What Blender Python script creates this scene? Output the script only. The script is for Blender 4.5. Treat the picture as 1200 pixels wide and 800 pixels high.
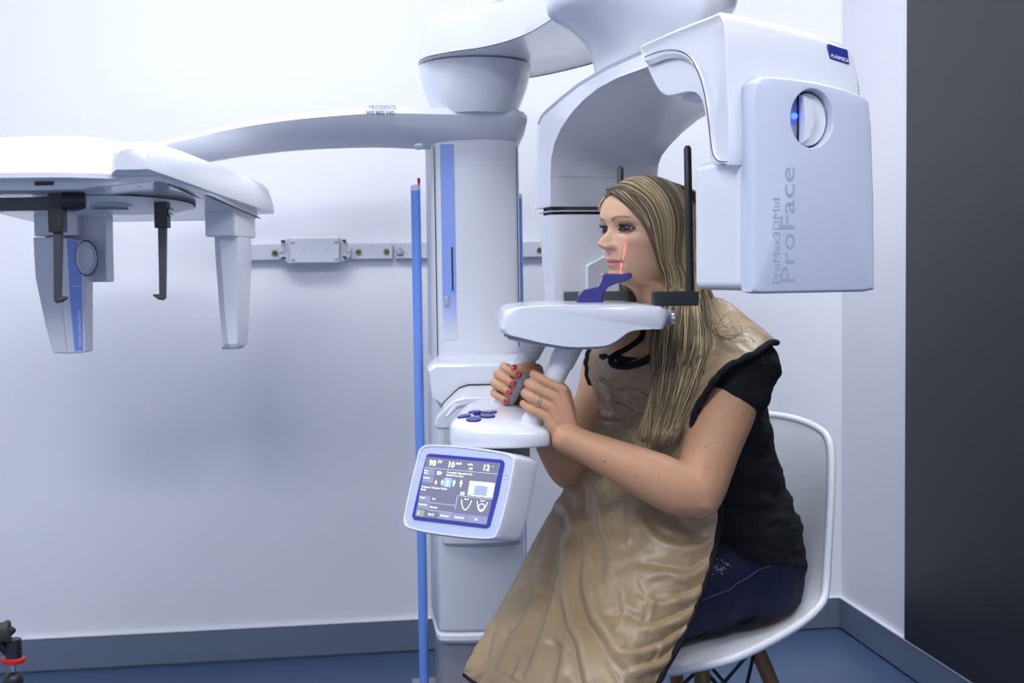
import bpy, bmesh, math, random
import numpy as np
from mathutils import Vector, Matrix, noise

for o in list(bpy.data.objects):
    bpy.data.objects.remove(o, do_unlink=True)
SC = bpy.context.scene
COL = SC.collection
random.seed(7)
PI = math.pi

# ---------------------------------------------------------------- camera
FPX = 1450.0                                   # focal length in pixels of the 1200 px frame
PITCH = math.atan(80 / FPX)
ROLL = 0.0135
cd = bpy.data.cameras.new('camera'); cam = bpy.data.objects.new('camera', cd); COL.objects.link(cam)
cd.sensor_width = 36.0; cd.lens = FPX / 1200 * 36.0; cd.clip_start = 0.05
fw = Vector((0, math.cos(PITCH), -math.sin(PITCH)))
r0 = Vector((1, 0, 0)); u0 = Vector((0, math.sin(PITCH), math.cos(PITCH)))
rt = r0 * math.cos(ROLL) - u0 * math.sin(ROLL); up = u0 * math.cos(ROLL) + r0 * math.sin(ROLL)
mw = Matrix((rt, up, -fw)).transposed().to_4x4(); mw.translation = (0, 0, 1.15)
cam.matrix_world = mw
SC.camera = cam

# ---------------------------------------------------------------- light and exposure
SC.view_settings.view_transform = 'Standard'
SC.view_settings.look = 'None'
SC.view_settings.exposure = 0.23
SC.view_settings.gamma = 1.0
SC.view_settings.use_curve_mapping = False
w = bpy.data.worlds.new('world'); SC.world = w; w.use_nodes = True
w.node_tree.nodes['Background'].inputs[0].default_value = (0.75, 0.82, 1, 1)
w.node_tree.nodes['Background'].inputs[1].default_value = 0.25

def area(name, loc, size, power, col=(1, 1, 1), rot=(0, 0, 0)):
    l = bpy.data.lights.new(name, 'AREA'); l.shape = 'RECTANGLE'; l.size, l.size_y = size
    l.energy = power; l.color = col
    o = bpy.data.objects.new(name, l); COL.objects.link(o); o.location = loc; o.rotation_euler = rot
    return o
RYAW = math.atan(0.1375)                       # the room is turned 7.8 degrees against the camera
CEIL = 2.75
area('ceiling_lamp_light', (-.85, 2.30, CEIL - .05), (1.2, .6), 22, (.92, .95, 1), (0, 0, RYAW))
area('ceiling_lamp_light', (0.95, 2.55, CEIL - .05), (1.2, .6), 30, (.92, .95, 1), (0, 0, RYAW))
area('ceiling_lamp_light', (-.85, 0.3, CEIL - .05), (1.2, .6), 42, (.92, .95, 1), (0, 0, RYAW))
area('ceiling_lamp_light', (0.95, 0.55, CEIL - .05), (1.2, .6), 24, (.92, .95, 1), (0, 0, RYAW))

# ---------------------------------------------------------------- materials
MATS = {}
def mat(name, col, rough=.5, metal=0, coat=0, noise_amt=0, noise_scale=20, bump=0, bump_scale=200, emit=None, emit_s=0, spec=.5, sss=0, trans=0):
    if name in MATS: return MATS[name]
    m = bpy.data.materials.new(name); m.use_nodes = True
    nt = m.node_tree; b = nt.nodes['Principled BSDF']
    b.inputs['Base Color'].default_value = (*col, 1)
    b.inputs['Roughness'].default_value = rough
    b.inputs['Metallic'].default_value = metal
    b.inputs['Coat Weight'].default_value = coat
    b.inputs['Coat Roughness'].default_value = .08
    b.inputs['Specular IOR Level'].default_value = spec
    if trans: b.inputs['Transmission Weight'].default_value = trans
    if sss:
        b.inputs['Subsurface Weight'].default_value = sss
        b.inputs['Subsurface Radius'].default_value = (.012, .005, .003)
        b.inputs['Subsurface Scale'].default_value = 1
    tc = None
    if noise_amt or bump:
        tc = nt.nodes.new('ShaderNodeTexCoord')
    if noise_amt:
        n = nt.nodes.new('ShaderNodeTexNoise'); n.inputs['Scale'].default_value = noise_scale; n.inputs['Detail'].default_value = 6
        nt.links.new(tc.outputs['Object'], n.inputs['Vector'])
        mx = nt.nodes.new('ShaderNodeMix'); mx.data_type = 'RGBA'
        mx.inputs['A'].default_value = (*[c * (1 - noise_amt) for c in col], 1)
        mx.inputs['B'].default_value = (*[min(1, c * (1 + noise_amt)) for c in col], 1)
        nt.links.new(n.outputs['Fac'], mx.inputs['Factor']); nt.links.new(mx.outputs['Result'], b.inputs['Base Color'])
    if bump:
        n2 = nt.nodes.new('ShaderNodeTexNoise'); n2.inputs['Scale'].default_value = bump_scale; n2.inputs['Detail'].default_value = 4
        nt.links.new(tc.outputs['Object'], n2.inputs['Vector'])
        bp = nt.nodes.new('ShaderNodeBump'); bp.inputs['Strength'].default_value = bump; bp.inputs['Distance'].default_value = .002
        nt.links.new(n2.outputs['Fac'], bp.inputs['Height']); nt.links.new(bp.outputs['Normal'], b.inputs['Normal'])
    if emit:
        b.inputs['Emission Color'].default_value = (*emit, 1); b.inputs['Emission Strength'].default_value = emit_s
    MATS[name] = m
    return m
WALL = mat('wall_paint', (.82, .83, .89), .55, noise_amt=.015, noise_scale=1.5, bump=.05, bump_scale=350)
CEILM = mat('ceiling_paint', (.86, .86, .88), .7, noise_amt=.01, noise_scale=3)
FLOOR = mat('blue_vinyl', (.060, .105, .205), .38, noise_amt=.12, noise_scale=9, bump=.05, bump_scale=90)
BASE = mat('grey_skirting', (.145, .185, .26), .42, noise_amt=.05, noise_scale=6)
BLACKP = mat('black_panel', (.010, .011, .014), .42, noise_amt=.2, noise_scale=5)
WHITE = mat('white_gloss_plastic', (.71, .73, .80), .22, coat=.35, noise_amt=.008, noise_scale=4)
WHITE2 = mat('white_satin_plastic', (.66, .68, .75), .38, noise_amt=.01, noise_scale=5)
GREYP = mat('light_grey_plastic', (.50, .53, .62), .35, noise_amt=.02)
MIDG = mat('grey_plastic', (.28, .29, .33), .4, noise_amt=.03)
DKG = mat('dark_grey_plastic', (.055, .058, .065), .45, noise_amt=.06)
BLK = mat('black_plastic', (.016, .016, .019), .38, noise_amt=.1)
SEAM = mat('seam_shadow_gap', (.035, .036, .042), .7, noise_amt=.05)
BLUE = mat('periwinkle_blue', (.19, .30, .76), .35, noise_amt=.03)
POLEB = mat('blue_tube', (.17, .33, .86), .3, noise_amt=.03)
COB = mat('cobalt_plastic', (.020, .016, .20), .14, coat=.5, noise_amt=.05)
CHROME = mat('chrome', (.7, .7, .72), .18, metal=1, noise_amt=.02)
BRASS = mat('brass_screw', (.35, .29, .13), .35, metal=1, noise_amt=.1)
PRINT = mat('grey_print', (.36, .39, .51), .45, noise_amt=.02)
REDP = mat('red_plastic', (.50, .02, .025), .35, noise_amt=.05)
WTXT = mat('white_print', (.85, .86, .92), .5, noise_amt=.01)

# ---------------------------------------------------------------- mesh helpers
def link(name, me, m, parent=None):
    o = bpy.data.objects.new(name, me); COL.objects.link(o)
    if m is not None and not me.materials: me.materials.append(m)
    if parent is not None:
        o.parent = parent
        o.matrix_parent_inverse = WORLD[parent.name].inverted()
    WORLD[o.name] = Matrix.Identity(4)
    return o
WORLD = {}
def thing(name, label, cat, loc, group=None):
    o = bpy.data.objects.new(name, None); COL.objects.link(o); o.location = loc; o.empty_display_size = .05
    o['label'] = label; o['category'] = cat
    if group: o['group'] = group
    WORLD[o.name] = Matrix.Translation(loc)
    return o
def tag(o, label, cat, group=None):
    o['label'] = label; o['category'] = cat
    if group: o['group'] = group
    return o
def mk(name, v, f, m, parent=None, smooth=True, bevel=0, seg=3, sub=0, angle=40):
    me = bpy.data.meshes.new(name); me.from_pydata([tuple(p) for p in v], [], f)
    bm = bmesh.new(); bm.from_mesh(me)
    bmesh.ops.remove_doubles(bm, verts=bm.verts, dist=1e-6)
    bmesh.ops.recalc_face_normals(bm, faces=bm.faces)
    if bevel:
        ed = [e for e in bm.edges if len(e.link_faces) == 2 and e.calc_face_angle(0) > math.radians(28)]
        if ed: bmesh.ops.bevel(bm, geom=ed, offset=bevel, segments=seg, profile=.5, affect='EDGES', clamp_overlap=True)
    bm.to_mesh(me); bm.free()
    if smooth:
        for p in me.polygons: p.use_smooth = True
        me.set_sharp_from_angle(angle=math.radians(angle))
    o = link(name, me, m, parent)
    if sub:
        s = o.modifiers.new('sub', 'SUBSURF'); s.levels = s.render_levels = sub
    elif bevel and smooth:
        wn = o.modifiers.new('wn', 'WEIGHTED_NORMAL'); wn.keep_sharp = True
    return o
def V(*a): return Vector(a)
def box_vf(c, s, ax=None):
    """box centre c, full sizes s along axes ax (3 vectors)"""
    ax = ax or (V(1, 0, 0), V(0, 1, 0), V(0, 0, 1))
    v = [Vector(c) + ax[0] * (s[0] / 2 * i) + ax[1] * (s[1] / 2 * j) + ax[2] * (s[2] / 2 * k) for i in (-1, 1) for j in (-1, 1) for k in (-1, 1)]
    f = [(0, 1, 3, 2), (4, 6, 7, 5), (0, 4, 5, 1), (2, 3, 7, 6), (0, 2, 6, 4), (1, 5, 7, 3)]
    return v, f
def box(name, c, s, m, parent=None, ax=None, bevel=.002, seg=2):
    v, f = box_vf(c, s, ax)
    return mk(name, v, f, m, parent, bevel=bevel, seg=seg)
def prism_vf(pts, vec):
    n = len(pts); v = [Vector(p) for p in pts] + [Vector(p) + Vector(vec) for p in pts]
    f = [tuple(range(n)), tuple(range(2 * n - 1, n - 1, -1))] + [(i, (i + 1) % n, n + (i + 1) % n, n + i) for i in range(n)]
    return v, f
def prism(name, pts, vec, m, parent=None, bevel=.004, seg=3, angle=40):
    v, f = prism_vf(pts, vec)
    return mk(name, v, f, m, parent, bevel=bevel, seg=seg, angle=angle)
def loft_vf(rings, caps=True, closed=True):
    n = len(rings[0]); v = [p for r in rings for p in r]; f = []
    for i in range(len(rings) - 1):
        for j in range(n if closed else n - 1):
            k = (j + 1) % n
            f.append((i * n + j, i * n + k, (i + 1) * n + k, (i + 1) * n + j))
    if caps and closed:
        f.append(tuple(range(n))); f.append(tuple(range((len(rings) - 1) * n, len(rings) * n)))
    return v, f
def loft(name, rings, m, parent=None, caps=True, closed=True, sub=0, angle=50, bevel=0):
    v, f = loft_vf(rings, caps, closed)
    return mk(name, v, f, m, parent, sub=sub, angle=angle, bevel=bevel)
def ring(c, a, b, n=24, p=2.0, ph=0):
    """superellipse ring at c with half-axes vectors a, b"""
    out = []
    for i in range(n):
        t = 2 * PI * i / n + ph
        x, y = math.cos(t), math.sin(t)
        x = math.copysign(abs(x) ** (2 / p), x); y = math.copysign(abs(y) ** (2 / p), y)
        out.append(Vector(c) + Vector(a) * x + Vector(b) * y)
    return out
def frame_of(d, hint=(0, 0, 1)):
    d = Vector(d).normalized(); h = Vector(hint)
    if abs(d.dot(h)) > .97: h = V(1, 0, 0)
    a = d.cross(h).normalized(); b = a.cross(d).normalized()
    return a, b
def catmull(pts, n=6):
    P = [np.array(p, float) for p in pts]; out = []
    for i in range(len(P) - 1):
        p0 = P[max(i - 1, 0)]; p1 = P[i]; p2 = P[i + 1]; p3 = P[min(i + 2, len(P) - 1)]
        for k in range(n):
            t = k / n
            out.append(.5 * ((2 * p1) + (-p0 + p2) * t + (2 * p0 - 5 * p1 + 4 * p2 - p3) * t * t + (-p0 + 3 * p1 - 3 * p2 + p3) * t ** 3))
    out.append(P[-1]); return out
def tube_vf(path, rad, n=12, hint=(0, 0, 1), flat=1.0):
    P = [Vector(p) for p in path]; rings = []
    a = None
    for i, p in enumerate(P):
        d = (P[min(i + 1, len(P) - 1)] - P[max(i - 1, 0)]).normalized()
        if a is None: a, b = frame_of(d, hint); b = d.cross(a)
        else:
            a = (a - d * a.dot(d)).normalized(); b = d.cross(a).normalized()
        rr = rad[i] if hasattr(rad, '__len__') else rad
        rings.append(ring(p, a * rr, b * rr * flat, n))
    return loft_vf(rings)
def tube(name, path, rad, m, parent=None, n=12, **k):
    v, f = tube_vf(path, rad, n, **k)
    return mk(name, v, f, m, parent, angle=60)
def revolve(name, prof, c, m, parent=None, axis=(0, 0, 1), n=40, angle=35, ex=1.0):
    d = Vector(axis).normalized(); a, b = frame_of(d)
    rings = [ring(Vector(c) + d * z, a * max(r, 1e-5), b * max(r, 1e-5) * ex, n) for r, z in prof]
    return loft(name, rings, m, parent, angle=angle)
def joinvf(parts):
    v = []; f = []
    for a, b in parts:
        o = len(v); v += list(a); f += [tuple(i + o for i in q) for q in b]
    return v, f
def text(name, body, org, xd, yd, size, m, parent=None, depth=.0006, align='LEFT', sx=1.0, bold=0):
    cu = bpy.data.curves.new('t', 'FONT'); cu.body = body; cu.size = size; cu.extrude = depth / 2; cu.resolution_u = 2; cu.align_x = align; cu.offset = bold
    to = bpy.data.objects.new('t', cu); COL.objects.link(to)
    dg = bpy.context.evaluated_depsgraph_get(); dg.update()
    me = bpy.data.meshes.new_from_object(to.evaluated_get(dg)); bpy.data.objects.remove(to); me.name = name
    xd = Vector(xd).normalized(); yd = Vector(yd).normalized(); zd = xd.cross(yd)
    M = Matrix((xd * sx, yd, zd)).transposed().to_4x4(); M.translation = Vector(org)
    me.transform(M); me.materials.clear()
    return link(name, me, m, parent)
def struct(o): o['kind'] = 'structure'; return o

# ---------------------------------------------------------------- room shell
CN = V(1.046, 3.917, 0)                       # far right corner
WD = V(math.cos(RYAW), math.sin(RYAW), 0)     # along the back wall, to the right
ND = V(math.sin(RYAW), -math.cos(RYAW), 0)    # out of the back wall, into the room
UZ = V(0, 0, 1)
def room(a, b, z): return CN + WD * a + ND * b + UZ * z       # a right, b into room
RL, RB = -4.2, 5.6
def slab(name, a0, a1, b0, b1, z0, z1, m, bevel=0):
    pts = [room(a0, b0, z0), room(a1, b0, z0), room(a1, b1, z0), room(a0, b1, z0)]
    v, f = prism_vf(pts, UZ * (z1 - z0))
    return mk(name, v, f, m, smooth=False, bevel=bevel, seg=1)
struct(slab('floor', RL - .1, .1, -.1, RB + .1, -.1, 0, FLOOR))
struct(slab('ceiling', RL - .1, .1, -.1, RB + .1, CEIL, CEIL + .1, CEILM))
struct(slab('wall_back', RL - .1, .1, -.1, 0, 0, CEIL, WALL))
struct(slab('wall_right', 0, .1, 0, RB, 0, CEIL, WALL))
struct(slab('wall_left', RL - .1, RL, 0, RB, 0, CEIL, WALL))
struct(slab('wall_front', RL - .1, .1, RB, RB + .1, 0, CEIL, WALL))
struct(slab('baseboard_back', RL, 0, 0, .012, .004, .1, BASE, bevel=.003))
struct(slab('baseboard_right', -.012, 0, .012, RB, .004, .1, BASE, bevel=.003))
struct(slab('trim_1', RL, 0, 0, .0135, .1, .1035, WTXT))
struct(slab('trim_2', -.0135, 0, .0135, RB, .1, .1035, WTXT))
pn = slab('wall_panel', -.016, -.001, .478, 3.4, .1045, 2.5, BLACKP, bevel=.002)
tag(pn, 'tall matte black panel on the right wall above the grey baseboard', 'wall panel')
for k, (x, y) in enumerate(((-.85, 2.30), (0.95, 2.55), (-.85, 0.3), (0.95, 0.55))):
    c = V(x, y, CEIL)
    t = thing('ceiling_light', ['rectangular ceiling light panel above the cephalometric head', 'rectangular ceiling light panel above the corner by the black panel', 'rectangular ceiling light panel on the entrance side, away from the black panel', 'rectangular ceiling light panel on the entrance side, nearest the black panel'][k], 'ceiling light', c, 'ceiling light panels')
    box('lamp_housing', c - UZ * .02, (1.26, .66, .04), WTXT, t, (WD, -ND, UZ))
    box('diffuser', c - UZ * .042, (1.2, .6, .004), mat('diffuser', (.9, .9, .9), .6, noise_amt=.01, emit=(.95, .97, 1), emit_s=1.0), t, (WD, -ND, UZ), bevel=0)

# ---------------------------------------------------------------- rail and bracket on the back wall
def wallpt(a, z, out=0): return room(a, out, z)
def rail(label, a0, a1, z0, z1, scr):
    t = thing('mounting_rail', label, 'rail', wallpt((a0 + a1) / 2, z0, 0), 'wall rail segments')
    box('rail_bar', wallpt((a0 + a1) / 2, (z0 + z1) / 2, .012), (a1 - a0, .022, z1 - z0), WHITE2, t, (WD, -ND, UZ), bevel=.004, seg=3)
    for a, r, m in scr:
        c = wallpt(a, (z0 + z1) / 2 - .003, .023)
        s = revolve('screw', [(r * .7, 0), (r, .001), (r, .003), (r * .75, .006), (0, .0065)], c, m, t, ND, 20)
        revolve('socket', [(r * .42, 0), (r * .42, .0012), (0, .0012)], c + ND * .0062, BLK if m is BRASS else CHROME, s, ND, 6)
    return t
rail('white mounting rail segment with brass screws, left of the column', -1.915, -1.4155, 1.197, 1.247, [(-1.845, .009, BRASS), (-1.761, .009, BRASS), (-1.516, .009, BRASS), (-1.433, .009, BRASS)])
rail('white mounting rail segment running behind the column', -1.407, -.80, 1.197, 1.247, [(-1.393, .0125, CHROME), (-.97, .009, BRASS)])
t = thing('wall_bracket', 'white bracket plate with angled ends and black pins on the wall rail', 'bracket', wallpt(-1.645, 1.18, .0235))
def wl(pts, out): return [wallpt(a, z, out) for a, z in pts]
prism('back_plate', wl([(-1.748, 1.206), (-1.735, 1.194), (-1.715, 1.184), (-1.578, 1.184), (-1.555, 1.192), (-1.539, 1.207), (-1.536, 1.233), (-1.552, 1.252), (-1.575, 1.266), (-1.715, 1.266), (-1.738, 1.254), (-1.75, 1.236)], .024), ND * .014, WHITE2, t, .003)
prism('cover_plate', wl([(-1.716, 1.187), (-1.572, 1.187), (-1.572, 1.263), (-1.716, 1.263)], .0385), ND * .022, WHITE2, t, .005)
for a in (-1.706, -1.582):
    for z in (1.2, 1.25):
        revolve('screw', [(.005, 0), (.005, .002), (.003, .0035), (0, .0037)], wallpt(a, z, .0607), GREYP, t, ND, 14)
for a in (-1.733, -1.555):
    for z in (1.203, 1.252):
        c = wallpt(a, z, .0385)
        tube('pin', [c, c + ND * .012 - WD * .002, c + ND * .03 - WD * .004], [.0045, .0045, .0035], DKG, t, 10)
for a in (-1.741, -1.545): revolve('boss', [(.008, 0), (.008, .003), (.005, .004), (0, .003)], wallpt(a, 1.226, .0385), WHITE2, t, ND, 20)
for a in (-1.675, -1.61): revolve('dimple', [(.003, 0), (.003, .0006), (0, .0006)], wallpt(a, 1.226, .0607), GREYP, t, ND, 12)

# ================================================================ the x-ray machine
MC = V(-.085, 3.14, 0)                         # column axis front
mach = thing('dental_xray_machine', 'white dental panoramic x-ray machine with blue stripe, chin table and cephalometric arm', 'x-ray machine', MC + V(0, .12, 0))
BK = -ND
def cl(a, b, z): return MC + WD * a + BK * b + UZ * z          # a right, b backwards, z up
def colring(z, hw, dep, front=0.0, n=8):
    pts = []
    for i in range(n + 1):
        s = -1 + 2 * i / n
        pts.append((s * (hw - .02), front - .012 * (1 - s * s)))
    pts += [(hw - .008, front + .006), (hw, front + .022), (hw, dep - .02), (hw - .02, dep), (-hw + .02, dep), (-hw, dep - .02), (-hw, front + .022), (-hw + .008, front + .006)]
    return [cl(a, b, z) for a, b in pts]
col = loft('column', [colring(.935, .112, .24), colring(1.56, .112, .24)], WHITE2, mach, angle=30)
lowc = loft('lower_column', [colring(.235, .113, .25, .0), colring(.242, .116, .25, -.006), colring(.80, .116, .25, -.006), colring(.84, .112, .25, .0)], WHITE2, mach, angle=30)
loft('lower_trim', [colring(.205, .112, .25, .0), colring(.214, .117, .25, -.008), colring(.226, .117, .25, -.008), colring(.234, .112, .25, .0)], WTXT, mach, angle=30)
loft('column_foot', [colring(.02, .108, .25, .012), colring(.205, .108, .25, .012)], MIDG, mach, angle=30)
prism('floor_plate', [cl(-.17, -.05, 0), cl(.17, -.05, 0), cl(.17, .30, 0), cl(-.17, .30, 0)], UZ * .02, MIDG, mach, .005)
loft('column_apron', [colring(.455, .100, .2, -.008), colring(.468, .104, .2, -.024), colring(.80, .104, .2, -.026), colring(.815, .10, .2, -.018)], WHITE2, mach, angle=30)
for s in (-1, 1):
    prism('column_groove', [cl(s * .099, -.0012, .245), cl(s * .1005, -.0012, .245), cl(s * .1005, .004, .245), cl(s * .099, .004, .245)], UZ * .55, SEAM, lowc, 0)
    prism('edge_groove', [cl(s * .104, .0022, .94), cl(s * .1055, .0022, .94), cl(s * .1055, .008, .94), cl(s * .104, .008, .94)], UZ * .53, SEAM, col, 0)
# blue stripe with slot and button: colour fades towards its lower end
SM = bpy.data.materials.new('stripe_fade'); SM.use_nodes = True
nt = SM.node_tree; bs = nt.nodes['Principled BSDF']; bs.inputs['Roughness'].default_value = .35
geo = nt.nodes.new('ShaderNodeTexCoord'); sp = nt.nodes.new('ShaderNodeSeparateXYZ'); nt.links.new(geo.outputs['Object'], sp.inputs[0])
mr = nt.nodes.new('ShaderNodeMapRange'); mr.inputs[1].default_value = .985; mr.inputs[2].default_value = 1.10; nt.links.new(sp.outputs['Z'], mr.inputs[0])
mx = nt.nodes.new('ShaderNodeMix'); mx.data_type = 'RGBA'; mx.inputs['A'].default_value = (.66, .68, .75, 1); mx.inputs['B'].default_value = (.23, .34, .76, 1)
nt.links.new(mr.outputs[0], mx.inputs['Factor']); nt.links.new(mx.outputs['Result'], bs.inputs['Base Color'])
def front_b(a, hw=.112): s = a / (hw - .02); return -.012 * (1 - s * s)
def patch(name, a0, a1, z0, z1, m, parent, th=.0012, n=6):
    rows = []
    rings = []
    for z in (z0, z1):
        fr = [cl(a0 + (a1 - a0) * i / n, front_b(a0 + (a1 - a0) * i / n) - th, z) for i in range(n + 1)]
        bk = [cl(a0 + (a1 - a0) * i / n, front_b(a0 + (a1 - a0) * i / n) + .003, z) for i in range(n, -1, -1)]
        rings.append(fr + bk)
    return loft(name, rings, m, parent, angle=30)
patch('blue_stripe', -.090, -.056, .985, 1.475, SM, col)
patch('dark_slot', -.0665, -.0625, 1.108, 1.218, BLK, col, .0022, 2)
b = prism('switch_button', [cl(-.0795 + .0058 * math.cos(q), front_b(-.08) - .001, 1.082 + (.008 if math.sin(q) > 0 else -.008) + .0055 * math.sin(q)) for q in [2 * PI * i / 20 for i in range(20)]], ND * .004, CHROME, col, .001, 2)
# blue guide tubes on both sides of the column
for s, a in (('l', -.146), ('r', .122)):
    tp = 1.368 if s == 'l' else 1.345
    tb = tube('side_tube', [cl(a, .12, .02), cl(a, .12, .7), cl(a, .12, tp)], .0125, POLEB, mach, 20)
    revolve('tube_cap', [(.013, 0), (.013, .008), (.010, .014), (0, .016)], cl(a, .12, tp), WHITE2, tb, n=20)
    if s == 'l':
        revolve('red_tip', [(.0028, 0), (.0028, .010), (.004, .011), (.004, .022), (0, .024)], cl(a + .009, .12, tp + .010), REDP, tb, n=12)

# ---- cephalometric arm
arm_path = catmull([(.126, .10, 1.514, .030), (.112, .085, 1.512, .041), (.085, .072, 1.511, .045), (-.02, .062, 1.511, .046), (-.10, .06, 1.512, .046), (-.25, .05, 1.514, .043), (-.43, .05, 1.503, .038), (-.58, .05, 1.483, .034), (-.72, .06, 1.455, .028), (-.86, .08, 1.425, .024)], 6)
rings = []
for a, b, z, h in arm_path:
    hw = .135 + max(0, (-a - .3)) * .02
    prof = [(-hw, h * .95), (-hw - .006, h * .6), (-hw + .002, h * .35), (-hw + .05, -h * .45), (-hw + .11, -h * .85), (-.01, -h), (hw - .1, -h * .9), (hw, -h * .2), (hw, h * .6), (hw - .02, h), (0, h * 1.06), (-hw + .02, h * 1.02)]
    rings.append([cl(a, b + y, z + q) for y, q in prof])
carm = loft('cephalometric_arm', rings, WHITE, mach, angle=28)
# rounded end of that arm around the column top
rg = []
for z, k in ((1.470, .50), (1.474, .54), (1.50, .56), (1.545, .88), (1.556, .86)):
    rg.append([cl(.0 + .128 * k * x, .09 + .16 * k * y, z) for x, y in [(math.copysign(abs(math.cos(q)) ** .75, math.cos(q)), math.copysign(abs(math.sin(q)) ** .75, math.sin(q))) for q in [2 * PI * i / 40 for i in range(40)]]])
loft('arm_collar', rg, WHITE, mach, angle=40)
text('printed_code', '900 802 142', cl(-.275, -.0925, 1.5365), WD, UZ, .0135, DKG, carm)
text('printed_name', 'PRODENTS', cl(-.268, -.0935, 1.5495), WD, UZ, .013, BLUE, carm, bold=.0003)
revolve('cap_plug', [(.012, 0), (.012, .004), (.008, .007), (0, .008)], cl(-.145, -.03, 1.468), WHITE2, carm, (ND * .5 - UZ), 18)

# ---- cephalometric head (far left)
def tz(p): return V(p[0], p[1], p[2] - .062 * (p[1] - 2.45))
head_c = V(-.985, 2.80, 0)
def domering(k, z, n=56): return [tz(p) for p in ring(head_c + UZ * z, V(.30 * k, 0, 0), V(0, .355 * k, 0), n, 3.0)]
dome = loft('dome_cover', [domering(.985, 1.349), domering(1, 1.350), domering(1, 1.360), domering(.985, 1.368), domering(.94, 1.384), domering(.85, 1.410), domering(.72, 1.437), domering(.55, 1.458), domering(.35, 1.472), domering(.15, 1.478), domering(.02, 1.479)], WHITE, mach, angle=32)
def sec(y, x0, x1, z0, z1, k=1.0):
    cx, cz, hx, hz = (x0 + x1) / 2, (z0 + z1) / 2, (x1 - x0) / 2 * k, (z1 - z0) / 2 * k
    pr = [(-1, -1), (-.98, -.3), (-.9, .45), (-.72, .85), (-.45, 1), (0, 1.04), (.5, 1.0), (.78, .86), (.93, .5), (1, -.2), (1.02, -.75), (1, -1), (.5, -1.02), (-.5, -1.02)]
    return [tz((cx + hx * a, y, cz + hz * b if k == 1 else z0 + (z1 - z0) * ((b * k + 1) / 2))) for a, b in pr]
secs = [sec(2.452, -.785, -.70, 1.358, 1.41, .75), sec(2.462, -.79, -.692, 1.357, 1.416, .93), sec(2.485, -.796, -.684, 1.356, 1.423), sec(2.6, -.80, -.668, 1.355, 1.427), sec(2.8, -.80, -.645, 1.354, 1.43), sec(3.0, -.785, -.616, 1.353, 1.430), sec(3.12, -.77, -.60, 1.352, 1.426), sec(3.17, -.76, -.598, 1.352, 1.405, .94), sec(3.19, -.75, -.61, 1.352, 1.395, .8)]
side = loft('side_cover', secs, WHITE, mach, angle=40)
# flat underside with turntable, grille and slots
und = prism('underside_plate', [tz(p) for p in ((-1.21, 2.50, 1.333), (-.86, 2.50, 1.333), (-.835, 2.49, 1.336), (-.70, 2.49, 1.346), (-.655, 2.75, 1.346), (-.63, 3.10, 1.336), (-.66, 3.12, 1.333), (-1.19, 3.12, 1.333))], UZ * .026, WHITE, mach, .003, 2)
ttc = V(-.885, 2.76, 1.333)
tt = loft('turntable', [[tz(p) for p in ring(ttc + UZ * z, V(r, 0, 0), V(0, r, 0), 56)] for r, z in ((.178, .004), (.178, -.002), (.17, -.004), (.05, -.0045))], WHITE2, mach, angle=30)
loft('turntable_gap', [[tz(p) for p in ring(ttc + UZ * z, V(r, 0, 0), V(0, r, 0), 56)] for r, z in ((.182, .002), (.1815, -.0012), (.178, -.0012))], SEAM, tt, caps=False)
gr = loft('lamp_grille', [[tz(p) for p in ring(ttc + V(.01, -.04, z), V(r, 0, 0), V(0, r, 0), 30)] for r, z in ((.048, -.004), (.046, -.009), (.03, -.012), (.01, -.013))], GREYP, mach, angle=30)
for i in range(7):
    q = i * PI / 7
    c = tz(ttc + V(.01, -.04, -.0135))
    box('grille_rib', c, (.078, .002, .003), MIDG, gr, (V(math.cos(q), math.sin(q), 0), V(-math.sin(q), math.cos(q), 0), UZ), 0)
def slot(p, q, w=.004):
    p = tz(p); q = tz(q); d = (q - p)
    box('slot_line', (p + q) / 2, (w, d.length, .0016), SEAM, side, (d.cross(UZ).normalized(), d.normalized(), d.cross(UZ).normalized().cross(d.normalized())), 0)
slot((-.752, 2.52, 1.3415), (-.735, 2.95, 1.3365)); slot((-.692, 2.52, 1.344), (-.672, 2.97, 1.3395)); slot((-.665, 2.72, 1.346), (-.625, 3.10, 1.3355))
# dark sight slot on the front lip and round plate
box('sight_slot', tz((-.935, 2.4985, 1.345)), (.038, .004, .007), BLK, dome, None, .001)
# ear posts
def bent(name, pts, m, parent, w, th): return tube(name, pts, w, m, parent, 8, flat=th)
ear = V(-.93, 2.57, 0)
ep = box('ear_post_slide', V(-.985, 2.575, 1.306), (.135, .03, .027), DKG, mach, (V(1, 0, .0), V(0, 1, 0), UZ), .003)
box('slide_tip', V(-1.056, 2.575, 1.306), (.006, .028, .03), GREYP, ep)
eb = box('ear_post_bracket', V(-.924, 2.57, 1.311), (.05, .04, .042), BLK, mach, None, .004)
tube('pivot_drum', [V(-.915, 2.548, 1.311), V(-.885, 2.552, 1.311), V(-.872, 2.555, 1.311)], [.021, .021, .017], BLK, eb, 20)
prism('post_socket', [V(-.944, 2.535, 1.246), V(-.914, 2.535, 1.246), V(-.914, 2.565, 1.246), V(-.944, 2.565, 1.246)], UZ * .05, BLK, eb, .002)
box('socket_notch', V(-.919, 2.533, 1.268), (.009, .004, .018), SEAM, eb, None, 0)
loft('ear_rod', [[V(x - w_, 2.543, z), V(x + w_, 2.543, z), V(x + w_, 2.557, z), V(x - w_, 2.557, z)] for x, w_, z in ((-.934, .0062, 1.104), (-.9335, .0066, 1.12), (-.928, .0085, 1.25))], DKG, mach, bevel=.001)
tube('ear_plug', [V(-.937, 2.55, 1.108), V(-.925, 2.549, 1.109), V(-.912, 2.548, 1.113)], [.0075, .0065, .002], DKG, mach, 10)
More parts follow.
